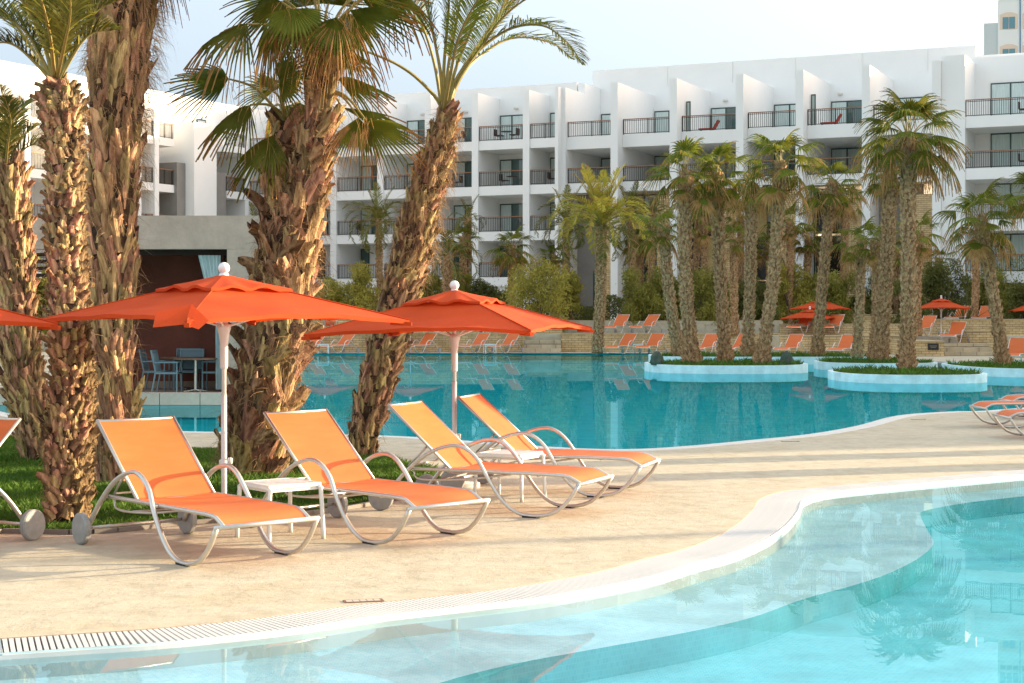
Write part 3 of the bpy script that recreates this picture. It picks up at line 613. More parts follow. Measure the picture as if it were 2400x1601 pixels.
# ------------------------------------------------------------------ sun loungers
def mk_lounger(label):
    t=thing('sun_lounger',label,'sun lounger',(0,0,0),0,'orange sling sun loungers')
    prof=[(.485,.325),(.40,.19),(.27,.07),(.12,.022),(0,.018),(-.10,.03),(-.21,.085),(-.31,.18),(-.39,.29),(-.46,.40),(-.53,.505),(-.62,.59),(-.72,.635),(-.82,.638),(-.94,.61),(-1.07,.55),(-1.20,.455),(-1.33,.335),(-1.43,.22),(-1.51,.125)]
    wy=[(.44)]*5+[.435]*5+[.42]*5+[.43,.435,.44,.445,.45]
    for s in (-1,1):
        b=MB(); P=catmull([(p[0],s*wy[i],p[1]) for i,p in enumerate(prof)],2); b.tube(P,.019,8,up=(0,1,0),sq=1.15); part('side_frame',b,alu,t,True)
        b=MB(); P=catmull([(-1.27,s*.375,.405),(-.87,s*.375,.405),(.10,s*.375,.40),(.33,s*.375,.392),(.40,s*.375,.37),(.485,s*.375,.325)],3); b.tube(P,.017,6); 
        b.tube([(-1.27,s*.375,.405),(-1.25,s*.44,.405)],.013,6); b.tube([(-.46,s*.375,.40),(-.46,s*.43,.40)],.014,6); part('seat_rail',b,alu,t,True)
        b=MB(); b.tube([(-.86,s*.35,.415),(-1.53,s*.35,1.01)],.015,6); part('back_rail',b,alu,t,True)
        w_=MB(); w_.lathe([(.02,-.028),(.118,-.028),(.13,-.018),(.13,.018),(.118,.028),(.02,.032)],24)
        o=part('wheel',w_,plas,t,False,loc=(-1.53,s*.49,.13)); o.rotation_euler=(s*-PI/2,0,0)
        b=MB(); b.box(-.07,.07,s*.44-.02,s*.44+.02,0,.016); part('foot_pad',b,dark,t)
    b=MB(); b.tube([(.485,-.46,.325),(.485,.46,.325)],.018,8); part('front_bar',b,alu,t,True)
    b=MB(); b.tube([(-1.53,-.47,.13),(-1.53,.47,.13)],.014,6); part('axle',b,alu,t,True)
    for p_ in ((-1.52,1.0,.35),(-.87,.40,.37),(.05,.385,.37)):
        b=MB(); b.tube([(p_[0],-p_[2],p_[1]),(p_[0],p_[2],p_[1])],.012,6); part('cross_bar',b,alu,t,True)
    b=MB(); b.tube([(-1.12,-.30,.625),(-1.33,-.30,.42),(-1.33,.30,.42),(-1.12,.30,.625)],.011,6); b.tube(catmull([(-1.25,-.34,.38),(-1.22,-.34,.31),(-1.0,-.33,.30),(-.6,-.33,.33),(-.25,-.3,.38)],3),.010,6); b.tube(catmull([(-1.25,.34,.38),(-1.22,.34,.31),(-1.0,.33,.30),(-.6,.33,.33),(-.25,.3,.38)],3),.010,6); b.tube([(-1.0,-.33,.30),(-1.0,.33,.30)],.010,6); part('back_support',b,alu,t,True)
    # slings
    def slg(name,line,hw,sag):
        b=MB(); n=10; V=[]
        for th in (0,-.006):
            for p in line:
                for j in range(n+1):
                    u=-1+2*j/n; V.append((p[0],u*hw,p[1]+th-sag*(1-u*u)))
        m=len(line); fs=[]
        for l in range(2):
            for i in range(m-1):
                for j in range(n):
                    a=l*m*(n+1)+i*(n+1)+j; fs.append((a,a+1,a+n+2,a+n+1))
        b.add(V,fs); part(name,b,sling,t,True)
    bl=[(-.865+(-1.525+.865)*i/8,.425+(1.015-.425)*i/8) for i in range(9)]
    slg('back_sling',bl,.34,.012)
    sl_=[(-.855,.42),(-.7,.418),(-.4,.416),(-.1,.414),(.15,.412),(.30,.408),(.36,.395),(.42,.368),(.468,.338)]
    slg('seat_sling',sl_,.36,.012)
    return t
base=mk_lounger('orange sun lounger nearest the camera, leftmost of the four facing the pool')
def P3(p): return Vector((p[0],p[1],0))
base.location=(-2.14,12.54,0); base.rotation_euler=(0,0,R(-48.6))
def lounger(x,y,deg,label,z=0,group=None): return copy_tree(base,(x,y,z),R(deg),label,group)
NG='orange sun loungers on the near deck'; base['group']=NG
lounger(-.86,13.71,-44.2,'orange sun lounger second from the left, right of the first side table',0,NG)
lounger(.34,15.53,-23.7,'third orange sun lounger, in front of the second umbrella pole',0,NG)
lounger(.98,17.25,-18,'orange sun lounger farthest right in the near row, against the far pool edge',0,NG)
lounger(-5.14,12.48,-118,'red-orange sun lounger cut off by the left picture edge',0,NG)
lounger(8.0,25.1,180,'nearest of the red sun loungers cut by the right picture edge',0,NG)
lounger(8.35,27.6,181,'middle red sun lounger at the right edge beside the far pool',0,NG)
lounger(9.5,29.8,180,'rearmost sun lounger at the right edge, only its foot in view',0,NG)
FG='red sun loungers on the far deck and terraces'
fl=[(724,826,0,'far red lounger seen in the gap left of the leaning palm, left one'),(791,826,0,'far red lounger right of the small white table, left of the leaning palm'),(983,826,0,'far red lounger just left of the second umbrella pole'),(1112,826,0,'far red lounger left one of the pair under the second umbrella'),(1182,826,0,'far red lounger right one of the pair left of the pale steps'),
(1457,828,0,'far red lounger left one of the pair right of the yellow palm trunk'),(1527,828,0,'far red lounger right one of the pair beside the round island'),(1655,832,0,'far red lounger between the first and second island palm trunks'),(1728,832,0,'far red lounger between the second and third island palm trunks'),(1853,833,0,'far red lounger in front of the left far umbrella pole'),(1978,836,0,'far red lounger just right of the slim palm at the left far umbrella'),(2385,852,0,'far red lounger at the right edge beside the leaning palm base'),
(1125,0,1,'upper terrace red lounger peeking over the second umbrella, left one'),(1190,0,1,'upper terrace red lounger peeking over the second umbrella, right one'),(1449,0,1,'upper terrace red lounger left one, right of the yellow palm'),(1513,0,1,'upper terrace red lounger right one, right of the yellow palm'),(1881,0,1,'upper terrace red lounger left of the slim palm at the umbrellas'),(1957,0,1,'upper terrace red lounger right of the slim palm at the umbrellas'),(2168,0,2,'upper terrace red lounger left of the right far umbrella pole'),(2240,0,3,'red lounger just right of the right far umbrella pole'),(2250,0,4,'topmost red lounger behind the right far umbrella'),(2312,0,4,'topmost red lounger right of the far umbrella, left of the leaning palm'),(760,0,1,'upper terrace red lounger above the pair at the left gap')]
for x,y,k,l in fl:
    if k==0: p=G(x-14,y+2); z=0
    else:
        Y,z={1:(85.2,.93),2:(82.0,.86),3:(77.5,.57),4:(87.5,1.40)}[k]; p=Vector((px(x-14,Y),Y,z))
    lounger(p.x,p.y,-122+rnd.uniform(-5,5),l,z,FG)
# ------------------------------------------------------------------ side tables
whiteal=mat('white_aluminium',(.74,.73,.70),.4,metal=.1)
def mk_side(label):
    t=thing('side_table',label,'side table',(0,0,0),0,'low aluminium side tables')
    b=MB(); n=9
    b.box(-.25,.25,-.25,-.225,.445,.475); b.box(-.25,.25,.225,.25,.445,.475); b.box(-.25,-.225,-.225,.225,.445,.475); b.box(.225,.25,-.225,.225,.445,.475)
    b.box(-.23,.23,-.235,.235,.415,.445); part('top_frame',b,whiteal,t)
    b=MB()
    for i in range(n): b.box(-.22+i*.0495,-.22+i*.0495+.036,-.224,.224,.462,.472)
    part('top_slats',b,whiteal,t,kind='stuff')
    for sx in (-1,1):
        b=MB(); b.tube(catmull([(sx*.26,-.27,0),(sx*.245,-.255,.38),(sx*.235,-.22,.44),(sx*.235,.22,.44),(sx*.245,.255,.38),(sx*.26,.27,0)],4),.019,7); part('leg_frame',b,whiteal,t,True)
    return t
st=mk_side('white slatted side table between the first two orange loungers'); st.location=(-1.95,13.75,0); st.rotation_euler=(0,0,R(38)); st['group']='side tables by the near loungers'
copy_tree(st,(-.02,16.75,0),R(62),'aluminium side table between the third and fourth orange loungers','side tables by the near loungers')
for x,l in ((757,'small white far table between the two leftmost far loungers'),(1148,'far side table between the pair of loungers left of the steps'),(1492,'far side table between the pair of loungers right of the yellow palm'),(1692,'far side table between island palm trunks'),(1884,'far side table at the left far umbrella pole')):
    p=G(x,829); copy_tree(st,(p.x,p.y,0),.2,l,'side tables between the far loungers')

# ------------------------------------------------------------------ umbrellas
def mk_umb(label,base,beta,rimz,apex,fin,tilt=(0,0),Rr=1.74):
    t=thing('patio_umbrella',label,'umbrella',base,beta,'square orange patio umbrellas')
    vr=.45; zz=lambda r: rimz+(apex-.02-rimz)*(1-r/Rr)
    b=MB(); n=14; m=12
    for q in range(4):
        a0,a1=q*PI/2,(q+1)*PI/2; V=[]
        for i in range(m+1):
            r=vr+(Rr-vr)*i/m; p0=Vector((r*math.cos(a0),r*math.sin(a0),0)); p1=Vector((r*math.cos(a1),r*math.sin(a1),0))
            for j in range(n+1):
                u=j/n; p=p0.lerp(p1,u); e=4*u*(1-u); k=i/m
                p=p*(1-.035*e*k*k); z=zz(r)+.055*e*k*k-.02*e*math.sin(PI*k)+.004*math.sin(u*9+q)*k+.007*e*math.sin(u*21+i*.55+q*2)*k+.005*math.sin(i*1.3+u*4)*e; V.append((p.x,p.y,z+tilt[0]*p.x+tilt[1]*p.y))
        b.add(V,[(i*(n+1)+j,i*(n+1)+j+1,(i+1)*(n+1)+j+1,(i+1)*(n+1)+j) for i in range(m) for j in range(n)])
        W=V[-(n+1):]; b.add(W+[(w2[0]*.995,w2[1]*.995,w2[2]-.035) for w2 in W],[(j,j+1,n+2+j,n+1+j) for j in range(n)])
    part('canopy',b,canvas,t,True)
    b=MB(); n=12
    for q in range(4):
        a0,a1=q*PI/2,(q+1)*PI/2; V=[]; m2=7
        for i in range(m2+1):
            r=.035+.585*i/m2; k=i/m2
            p0=Vector((r*math.cos(a0),r*math.sin(a0),0)); p1=Vector((r*math.cos(a1),r*math.sin(a1),0))
            for j in range(n+1):
                u=j/n; p=p0.lerp(p1,u); e=4*u*(1-u)
                z=apex-(apex-zz(.62)-.035)*k**.95 + .022*math.sin(u*PI*5+q*1.3)*e*k*k + .02*e*k; V.append((p.x,p.y,z+tilt[0]*p.x+tilt[1]*p.y))
        b.add(V,[(i*(n+1)+j,i*(n+1)+j+1,(i+1)*(n+1)+j+1,(i+1)*(n+1)+j) for i in range(m2) for j in range(n)])
        W=V[-(n+1):]; b.add(W+[(w2[0],w2[1],w2[2]-.025) for w2 in W],[(j,j+1,n+2+j,n+1+j) for j in range(n)])
    part('vent_flap',b,canvas,t,True)
    for q in range(4):
        a=q*PI/2; c,s=math.cos(a),math.sin(a); tz=lambda r:(tilt[0]*c+tilt[1]*s)*r
        b=MB(); b.tube([(.04*c,.04*s,apex-.06),(Rr*c*.985,Rr*s*.985,zz(Rr*.985)-.022+tz(Rr))],.013,6); part('rib',b,whitep,t)
        b=MB(); b.tube([(r_*c,r_*s,zz(r_)+.004+tz(r_)) for r_ in (vr,Rr*.5,Rr*.75,Rr)],.006,5); part('seam',b,canvas,t)
        b=MB(); b.tube([(.05*c,.05*s,rimz-.05),(.80*c,.80*s,zz(.80)-.03+tz(.8))],.011,6); part('strut',b,whitep,t)
        b=MB(); rr=Rr; z=zz(Rr)+tz(Rr)
        b.add([((rr-.17)*c-.05*s,(rr-.17)*s+.05*c,z+.0),((rr-.17)*c+.05*s,(rr-.17)*s-.05*c,z+.0),(rr*c+.025*s+.02*c,rr*s-.025*c+.02*s,z-.02),(rr*c-.025*s+.02*c,rr*s+.025*c+.02*s,z-.02),
               ((rr-.17)*c-.04*s,(rr-.17)*s+.04*c,z-.045),((rr-.17)*c+.04*s,(rr-.17)*s-.04*c,z-.045),(rr*c+.02*s+.02*c,rr*s-.02*c+.02*s,z-.055),(rr*c-.02*s+.02*c,rr*s+.02*c+.02*s,z-.055)],[(0,1,2,3),(7,6,5,4),(0,4,5,1),(1,5,6,2),(2,6,7,3),(3,7,4,0)]); part('corner_pocket',b,canvas,t)
    b=MB(); b.tube([(0,0,.0),(0,0,1.15)],.026,12); b.tube([(0,0,1.12),(0,0,apex)],.021,12); part('pole',b,whitep,t,True)
    b=MB(); b.lathe([(.03,-.42),(.036,-.40),(.036,-.20),(.05,-.10),(.062,-.06),(.062,-.02),(.03,-.01)],16,(0,0,rimz-.02)); part('hub',b,whitep,t,True)
    b=MB(); b.lathe([(.03,.50),(.045,.51),(.045,.56),(.03,.57)],12); b.lathe([(.022,0),(.022,.05),(.01,.055)],8,(.055,0,.53)); part('clamp',b,whitep,t,True)
    b=MB(); b.lathe([(.055,-.03),(.058,0),(.045,.02),(.036,.035)]+[(.053*math.cos(R(a)),.035+.046+.053*math.sin(R(a))) for a in range(-60,91,15)],20,(0,0,fin-.145)); part('finial',b,whitep,t,True)
    return t
u1=mk_umb('large bright orange umbrella at left with white ball finial',(-2.608,14.8,0),0,1.83,2.24,2.365,Rr=1.68)
b=MB(); b.add([(-.30,-1.44,1.90),(.0,-1.49,1.965),(.16,-1.60,1.83),(.10,-1.72,1.76),(-.02,-1.68,1.80),(-.28,-1.66,1.775)],[(0,1,5),(1,4,5),(1,2,4),(2,3,4)]); part('folded_corner',b,canvas,u1)
u2=mk_umb('smaller darker orange umbrella over the third and fourth loungers',(-.627,17.8,0),R(28),1.70,2.15,2.265,tilt=(.018,-.012))
b=MB(); b.lathe([(.28,0),(.28,.05),(.06,.07),(.045,.12),(.04,.32),(.03,.33)],24); part('base_plate',b,mat('grey_base',(.45,.44,.42),.6),u2,True)
u0=mk_umb('orange umbrella whose tip enters at the left picture edge',(-5.65,14.56,0),R(-12),1.80,2.22,2.35)
p=G(1898,823); far1=mk_umb('small far red umbrella in front, left of the slim palm',(p.x,p.y,0),R(20),1.72,2.22,2.38)
def dupu(x,Y,z,lab,rz): return copy_tree(far1,(px(x,Y),Y,z),rz,lab)
for o in (far1,): o['group']='small red umbrellas on the far deck'
dupu(1922,87.5,.5,'second far red umbrella behind the first one',R(10))['group']='small red umbrellas on the far deck'
dupu(2206,80.0,.5,'far red umbrella standing alone right of the tallest palm',R(35))['group']='small red umbrellas on the far deck'
dupu(2425,88.0,.4,'far umbrella tip cut off by the right picture edge',R(35))['group']='small red umbrellas on the far deck'
dupu(761,84.6,-.05,'far umbrella mostly hidden behind the near one, left of the leaning palm',R(15))['group']='small red umbrellas on the far deck'
dupu(962,83.4,-.05,'far umbrella hidden behind the leaning palm trunk',R(15))['group']='small red umbrellas on the far deck'

# ------------------------------------------------------------------ palms
def boot_mesh(i,wd,hh,tilt,m):
    r=random.Random(i); b=MB(); nx,nz=4,4; V=[]
    tops=[r.uniform(.8,1.12) for _ in range(nx+1)]
    for th in (0,1):
        for k in range(nz+1):
            t=k/nz; w2=wd*(1-.42*t)/2
            for j in range(nx+1):
                u=-1+2*j/nx; z=hh*t*(tops[j] if k==nz else 1); x=.012+tilt*hh*t**1.6-(u*u)*wd*.22-(.018*(1-.4*t) if th else 0)+r.uniform(-.006,.006)
                V.append((x,u*w2+r.uniform(-.004,.004),z))
    n=(nx+1)*(nz+1); fs=[]
    for k in range(nz):
        for j in range(nx):
            a=k*(nx+1)+j; fs.append((a,a+1,a+nx+2,a+nx+1)); fs.append((n+a+nx+1,n+a+nx+2,n+a+1,n+a))
    for j in range(nx): a=nz*(nx+1)+j; fs.append((a,a+1,n+a+1,n+a))
    for k in range(nz):
        a=k*(nx+1); fs.append((a+nx+1,a,n+a,n+a+nx+1)); c=a+nx; fs.append((c,c+nx+1,n+c+nx+1,n+c))
    b.add(V,fs); return b
def trunk_path(px_list,Y0,lean=0):
    P=[]; Rd=[]; yb=px_list[0][0]; yt=px_list[-1][0]
    for y,x,hw in px_list:
        Y=Y0+lean*((yb-y)/(yb-yt))**.7; p=D(x,y,Y); P.append(p); Rd.append(hw*Y/F*.86)
    return P,Rd
def interp(P,Rd,s):
    L=[0]
    for i in range(1,len(P)): L.append(L[-1]+(P[i]-P[i-1]).length)
    s=min(max(s,0),L[-1]-1e-5)
    for i in range(len(P)-1):
        if L[i+1]>=s:
            t=(s-L[i])/(L[i+1]-L[i]); return P[i].lerp(P[i+1],t),Rd[i]*(1-t)+Rd[i+1]*t,(P[i+1]-P[i]).normalized()
def plen(P): return sum((P[i]-P[i-1]).length for i in range(1,len(P)))
def strands(b,base,dirv,L,wd,r,drop=.5,n=3,mi=0):
    side=dirv.cross(Vector((r.uniform(-1,1),r.uniform(-1,1),r.uniform(-1,1)))).normalized()*wd; p=base.copy(); V=[p-side,p+side]; d=dirv.copy()
    for i in range(n):
        d=(d+Vector((r.uniform(-.4,.4),r.uniform(-.4,.4),-drop*r.uniform(.3,1)))).normalized(); p=p+d*L/n; k=1-(i+1)/n*.8; V+=[p-side*k,p+side*k]
    b.add(V,[(2*i,2*i+1,2*i+3,2*i+2) for i in range(n)],mi)
def big_trunk(t,P,Rd,bw,bh,tilt,pitch,seed,core=.86,nf=500,fl=.22,ftop=None,gapf=1.0,jit=.3,beard=0):
    """P from base to top, world coordinates; t at base"""
    r=random.Random(seed); org=t.location
    L=plen(P); b=MB(); k=40; pts=[];rr=[]
    for i in range(k+1):
        p,ra,_=interp(P,Rd,L*i/k); pts.append(p-org); rr.append(ra*core*(1+r.uniform(-.03,.03)))
    b.tube(pts,rr,20); part('trunk',b,bark,t,True)
    vs=[boot_mesh(seed*10+i,bw,bh,tilt*q,boot) for i,q in enumerate((.7,1.0,1.35,.5,1.8,.9))]; mes=[fixn(v.mesh('leaf_base',boot)) for v in vs]
    items=[]; s=-.02; row=0
    while s<L-.02:
        p,ra,tg=interp(P,Rd,s); n=max(4,int(2*PI*ra/(bw*.78*gapf)))
        for j in range(n):
            a=2*PI*(j+(.5 if row%2 else 0))/n+r.uniform(-.1,.1)*jit*3; ss=s+r.uniform(-.3,.3)*pitch
            q,rb,tg=interp(P,Rd,ss)
            e1=Vector((math.cos(a),math.sin(a),0)); e1=(e1-tg*e1.dot(tg)).normalized(); e3=tg.copy()
            # random lean
            roll=r.gauss(0,.22*jit/.3)
            e2=e3.cross(e1); e3b=(e3*math.cos(roll)+e2*math.sin(roll)); e2b=e3b.cross(e1)
            sc=r.uniform(.75,1.25)
            M=Matrix(((e1.x,e2b.x,e3b.x,0),(e1.y,e2b.y,e3b.y,0),(e1.z,e2b.z,e3b.z,0),(0,0,0,1)))
            M=Matrix.Translation(q-org+e1*rb*(core-.03))@M@Matrix.Diagonal((sc*r.uniform(.8,1.3),sc,sc*r.uniform(.8,1.2),1))
            vis=(q.y-e1.y*1000) if False else (e1.y) ; items.append((vis,r.randrange(len(vs)),M,q.z))
        s+=pitch; row+=1
    items.sort(key=lambda w_:w_[0]+(5 if w_[3]>6 else 0)); rest=MB()
    for i,(v,k2,M,_) in enumerate(items):
        if i<300:
            o=ob('leaf_base',mes[k2],t); o.matrix_local=M
        else: rest.add([M@Vector(q) for q in vs[k2].v],vs[k2].f)
    if rest.f: ob('leaf_bases',rest.mesh('leaf_bases',boot),t,kind='stuff')
    b=MB()
    for i in range(nf):
        s=r.uniform(0,L); 
        if ftop and r.random()<ftop[1]: s=L*(1-ftop[0]*r.random()**1.3)
        p,ra,tg=interp(P,Rd,s); a=r.uniform(0,2*PI); e=Vector((math.cos(a),math.sin(a),0)); base_=p-org+e*ra*r.uniform(.85,1.1)
        strands(b,base_,(e*r.uniform(.2,1)+Vector((-e.y,e.x,0))*r.uniform(-1,1)+Vector((0,0,r.uniform(-1,.9)))).normalized(),fl*r.uniform(.4,1.3),.0028,r,.5)
    for i in range(beard):
        s=L*(1-.42*r.random()**1.2); p,ra,tg=interp(P,Rd,s); a=r.gauss(-.35,.8); e=Vector((math.cos(a),math.sin(a),0)); base_=p-org+e*ra*r.uniform(.9,1.12)
        strands(b,base_,(e*.8+Vector((r.uniform(-.5,.5),r.uniform(-.5,.5),r.uniform(-.6,.5)))).normalized(),fl*r.uniform(.7,1.8),.003,r,1.2,4)
    if b.f: ob('fibre',b.mesh('fibre',fibre),t,kind='stuff')

def fan_blade(b,hub,ax,nrm,Rr,nseg,r,spread=1.9,droop=.35,tipdroop=.5,drytip=.3,dead=0,gi=0,di=1):
    """pleated fan: fused to 55%, split ribbons beyond; ax forward, nrm blade normal"""
    ax=ax.normalized(); nrm=(nrm-ax*nrm.dot(ax)).normalized(); lat=nrm.cross(ax)
    for i in range(nseg):
        u=-1+2*(i+.5)/nseg; th=u*spread; dth=spread/nseg*1.02
        Ls=Rr*(1-.28*abs(u)**1.5)*r.uniform(.88,1.06)
        isdead=r.random()<dead
        rows=[0,.28,.52,.70,.86,1.0]; V=[]; td=tipdroop*r.uniform(.5,1.5); yaw=r.uniform(-.05,.05)
        for k,rr in enumerate(rows):
            rad=Ls*rr; wf=1 if rr<=.52 else max(.06,(1-rr)/.48)*.80; 
            for sgn in (-1,0,1):
                t2=th+dth*sgn*wf+yaw*max(0,rr-.5)
                if rr>.52: # straight ribbon with narrowing width
                    cx_,cy_=math.cos(th+yaw*(rr-.5))*rad,math.sin(th+yaw*(rr-.5))*rad; wdt=Ls*.52*math.sin(dth)*wf*sgn
                    q=ax*(cx_-math.sin(th)*wdt)+lat*(cy_+math.cos(th)*wdt)
                else: q=ax*math.cos(t2)*rad+lat*math.sin(t2)*rad
                q=q+nrm*(.012 if sgn==0 else -.006)*(rr>0)*Rr/.8
                q=q-nrm*(droop*Rr*rr*rr*(.35+.65*u*u)) - nrm*(abs(math.sin(th))*.18*rad)
                q=q+Vector((0,0,-1))*td*Rr*max(0,rr-.55)**1.7*1.6
                V.append(hub+q)
        fs=[];ms=[]
        for k in range(len(rows)-1):
            for j in range(2):
                a=k*3+j; fs.append((a,a+1,a+4,a+3)); ms.append(di if (isdead and k>=1) or (k>=3 and r.random()<drytip) or (k==4 and r.random()<drytip*2.2) else gi)
        o=len(b.v); b.v+=[tuple(q) for q in V]; b.f+=[tuple(x+o for x in f) for f in fs]; b.m+=ms
def fan_frond(name,start,hub,axd,nrm,Rr,par,r,org,nseg=26,mats=None,sag=.15,**kw):
    b=MB(); mid=start.lerp(hub,.5)+Vector((0,0,(hub-start).length*sag)); P=catmull([start-org,mid-org,hub-org],5); b.tube(P,[.022-.011*i/(len(P)-1) for i in range(len(P))],6,mi=2)
    fan_blade(b,hub-org,axd,nrm,Rr,nseg,r,**kw)
    for i in range(10):
        k=r.choice(P); 
        strands(b,P[-1]+Vector((r.uniform(-.1,.1),r.uniform(-.1,.1),r.uniform(-.05,.02))),Vector((r.uniform(-1,1),r.uniform(-1,1),-.5)).normalized(),Rr*r.uniform(.3,.9),.004,r,1.2,4,1)
    me=b.mesh(name,mats or [leafg,dry,rach]); return ob('frond',me,par)
def feather_mesh(name,P,Ll,n,r,mats,start=.25,up=Vector((0,0,1)),wd=.011,vee=.35,droop=.25,rw=.018):
    b=MB(); C=catmull(P,6); b.tube(C,[rw*(1-.85*i/(len(C)-1)) for i in range(len(C))],5,mi=2); m=len(C)
    for i in range(n):
        t=start+(1-start)*(i+.5)/n; f=t*(m-1); k=min(int(f),m-2); p=C[k].lerp(C[k+1],f-k); tg=(C[k+1]-C[k]).normalized()
        side=tg.cross(up); side=side.normalized() if side.length>.05 else Vector((1,0,0)); nm=side.cross(tg).normalized()
        prof=(math.sin(PI*min(1,(t-start)/(1-start)*.80+.20))**.6)*(.62 if t>.93 else 1)
        if t<start+.12: prof*=.6
        for s in (-1,1):
            L=Ll*prof*r.uniform(.85,1.12); fw=r.uniform(.55,.85)+.5*t; d=(side*s*.85+tg*fw+nm*(vee+r.uniform(-.15,.25))).normalized()
            w2=nm.cross(d).normalized()*wd if r.random()<.5 else (tg*.6+nm*.5).normalized()*wd
            q1=p+d*L*.45; d2=(d+Vector((0,0,-droop*r.uniform(.4,1.6)))).normalized(); q2=q1+d2*L*.35; d3=(d2+Vector((0,0,-droop))).normalized(); q3=q2+d3*L*.2
            mi=1 if r.random()<.05 else 0
            b.add([p-w2*.5,p+w2*.5,q1-w2,q1+w2,q2-w2*.7,q2+w2*.7,q3],[(0,1,3,2),(2,3,5,4),(4,5,6)],mi)
    return b.mesh(name,mats)
def feather(P,Ll,n,par,r,org,mats=None,**kw):
    me=feather_mesh('frond',[Vector(p)-org for p in P],Ll,n,r,mats or [leafd,dry,rach],**kw); return ob('frond',me,par)

# ---- foreground palms
def near_palm(label,pxs,Y,lean=0,**kw):
    pxs=sorted(pxs,key=lambda q:-q[0]); P,Rd=trunk_path(pxs,Y,lean); base_=P[0].copy(); t=thing('palm_tree',label,'palm tree',(base_.x,base_.y,0),group='big foreground palms'); base_z=P[0]; P[0]=Vector((P[0].x,P[0].y,0)); 
    big_trunk(t,P,Rd,**kw); return t,P,Rd
T1,P1,_=near_palm('grey trunked palm at the far left edge with spiky upright fronds',[(395,25,30),(450,28,42),(600,38,48),(700,45,46),(800,45,48),(900,58,58),(1000,85,62),(1082,100,62)],21.0,bw=.13,bh=.24,tilt=.20,pitch=.115,seed=11,nf=900,fl=.15)
T2,P2,_=near_palm('leftmost lit palm with shaggy collar and upright fronds behind the first lounger',[(195,128,26),(225,140,48),(260,145,62),(320,150,54),(400,153,49),(500,152,52),(600,155,54),(700,160,53),(800,166,55),(900,170,60),(1000,166,63),(1100,158,64),(1237,160,60)],14.62,lean=1.1,bw=.10,bh=.10,tilt=.38,pitch=.072,seed=12,nf=2600,fl=.10,ftop=(.16,.35),jit=.5)
T3,P3_,_=near_palm('thickest dark palm trunk with long split leaf bases and hanging fibre',[(-60,292,98),(0,288,96),(100,283,90),(200,275,86),(300,268,75),(400,268,72),(500,263,69),(600,266,67),(700,266,66),(800,262,62),(900,265,61),(1000,272,64),(1130,280,70)],18.4,bw=.15,bh=.40,tilt=.13,pitch=.17,seed=13,nf=2500,fl=.26,ftop=(.3,.5),beard=700,jit=.25)
T4,P4,_=near_palm('fan palm with pinkish trunk behind the umbrella, broad drooping fans',[(130,752,36),(200,752,34),(300,745,43),(350,736,50),(400,724,58),(500,697,66),(600,685,72),(700,675,74),(800,655,72),(900,635,77),(1000,612,84),(1117,590,100)],19.1,bw=.25,bh=.34,tilt=.27,pitch=.19,seed=14,nf=3200,fl=.28,jit=.5)
T4b,P4b,_=near_palm('shorter fan palm trunk fused behind the pinkish one, fans spreading left',[(285,668,26),(350,662,34),(450,656,40),(600,640,48),(800,612,52),(1105,560,60)],19.5,bw=.22,bh=.30,tilt=.27,pitch=.18,seed=15,nf=1200,fl=.25,jit=.7)
T5,P5,_=near_palm('date palm leaning right with long arching feather fronds',[(262,1050,17),(300,1040,32),(400,1012,46),(500,984,52),(600,963,57),(700,936,60),(820,906,56),(950,870,52),(1028,850,44),(1078,846,40)],21.4,bw=.16,bh=.20,tilt=.16,pitch=.125,seed=16,nf=3000,fl=.2,ftop=(.5,.6),beard=380,jit=.4)
r=random.Random(3)
def fanpx(T,Y,s,h,tip,Rm,nrmv,dy=0,**kw):
    st=D(s[0],s[1],Y); hb=D(h[0],h[1],Y+dy); tp=D(tip[0],tip[1],Y+dy*1.5)
    return fan_frond('frond',st,hb,tp-hb,Vector(nrmv),Rm,T,r,T.location,**kw)
for a in [((668,285),(536,185),(400,190),.82,(0,-.75,.65),.1,dict(spread=1.15,droop=.1,tipdroop=.12,drytip=.15)),
          ((677,278),(586,246),(450,360),.82,(-.3,-.6,.7),-.3,dict(spread=1.1,droop=.2,tipdroop=.35,drytip=.25)),
          ((660,290),(639,317),(560,440),.80,(-.4,-.8,.3),-.5,dict(spread=1.0,droop=.2,tipdroop=.25)),
          ((668,280),(653,188),(720,160),.52,(0,-1,.2),-.5,dict(spread=1.9,droop=.12,tipdroop=.3,drytip=.05)),
          ((670,285),(640,215),(560,150),.55,(0,-.8,.5),.5,dict(spread=1.5,droop=.15,tipdroop=.4)),
          ((668,285),(700,240),(690,420),.60,(.2,-.9,.2),.4,dict(spread=1.2,droop=.2,tipdroop=.6)),
          ((672,285),(640,250),(600,380),.6,(-.5,-.6,.5),.6,dict(spread=1.2,droop=.3,tipdroop=.7,dead=.5))]:
    fanpx(T4b,19.5,a[0],a[1],a[2],a[3],a[4],a[5],**a[6])
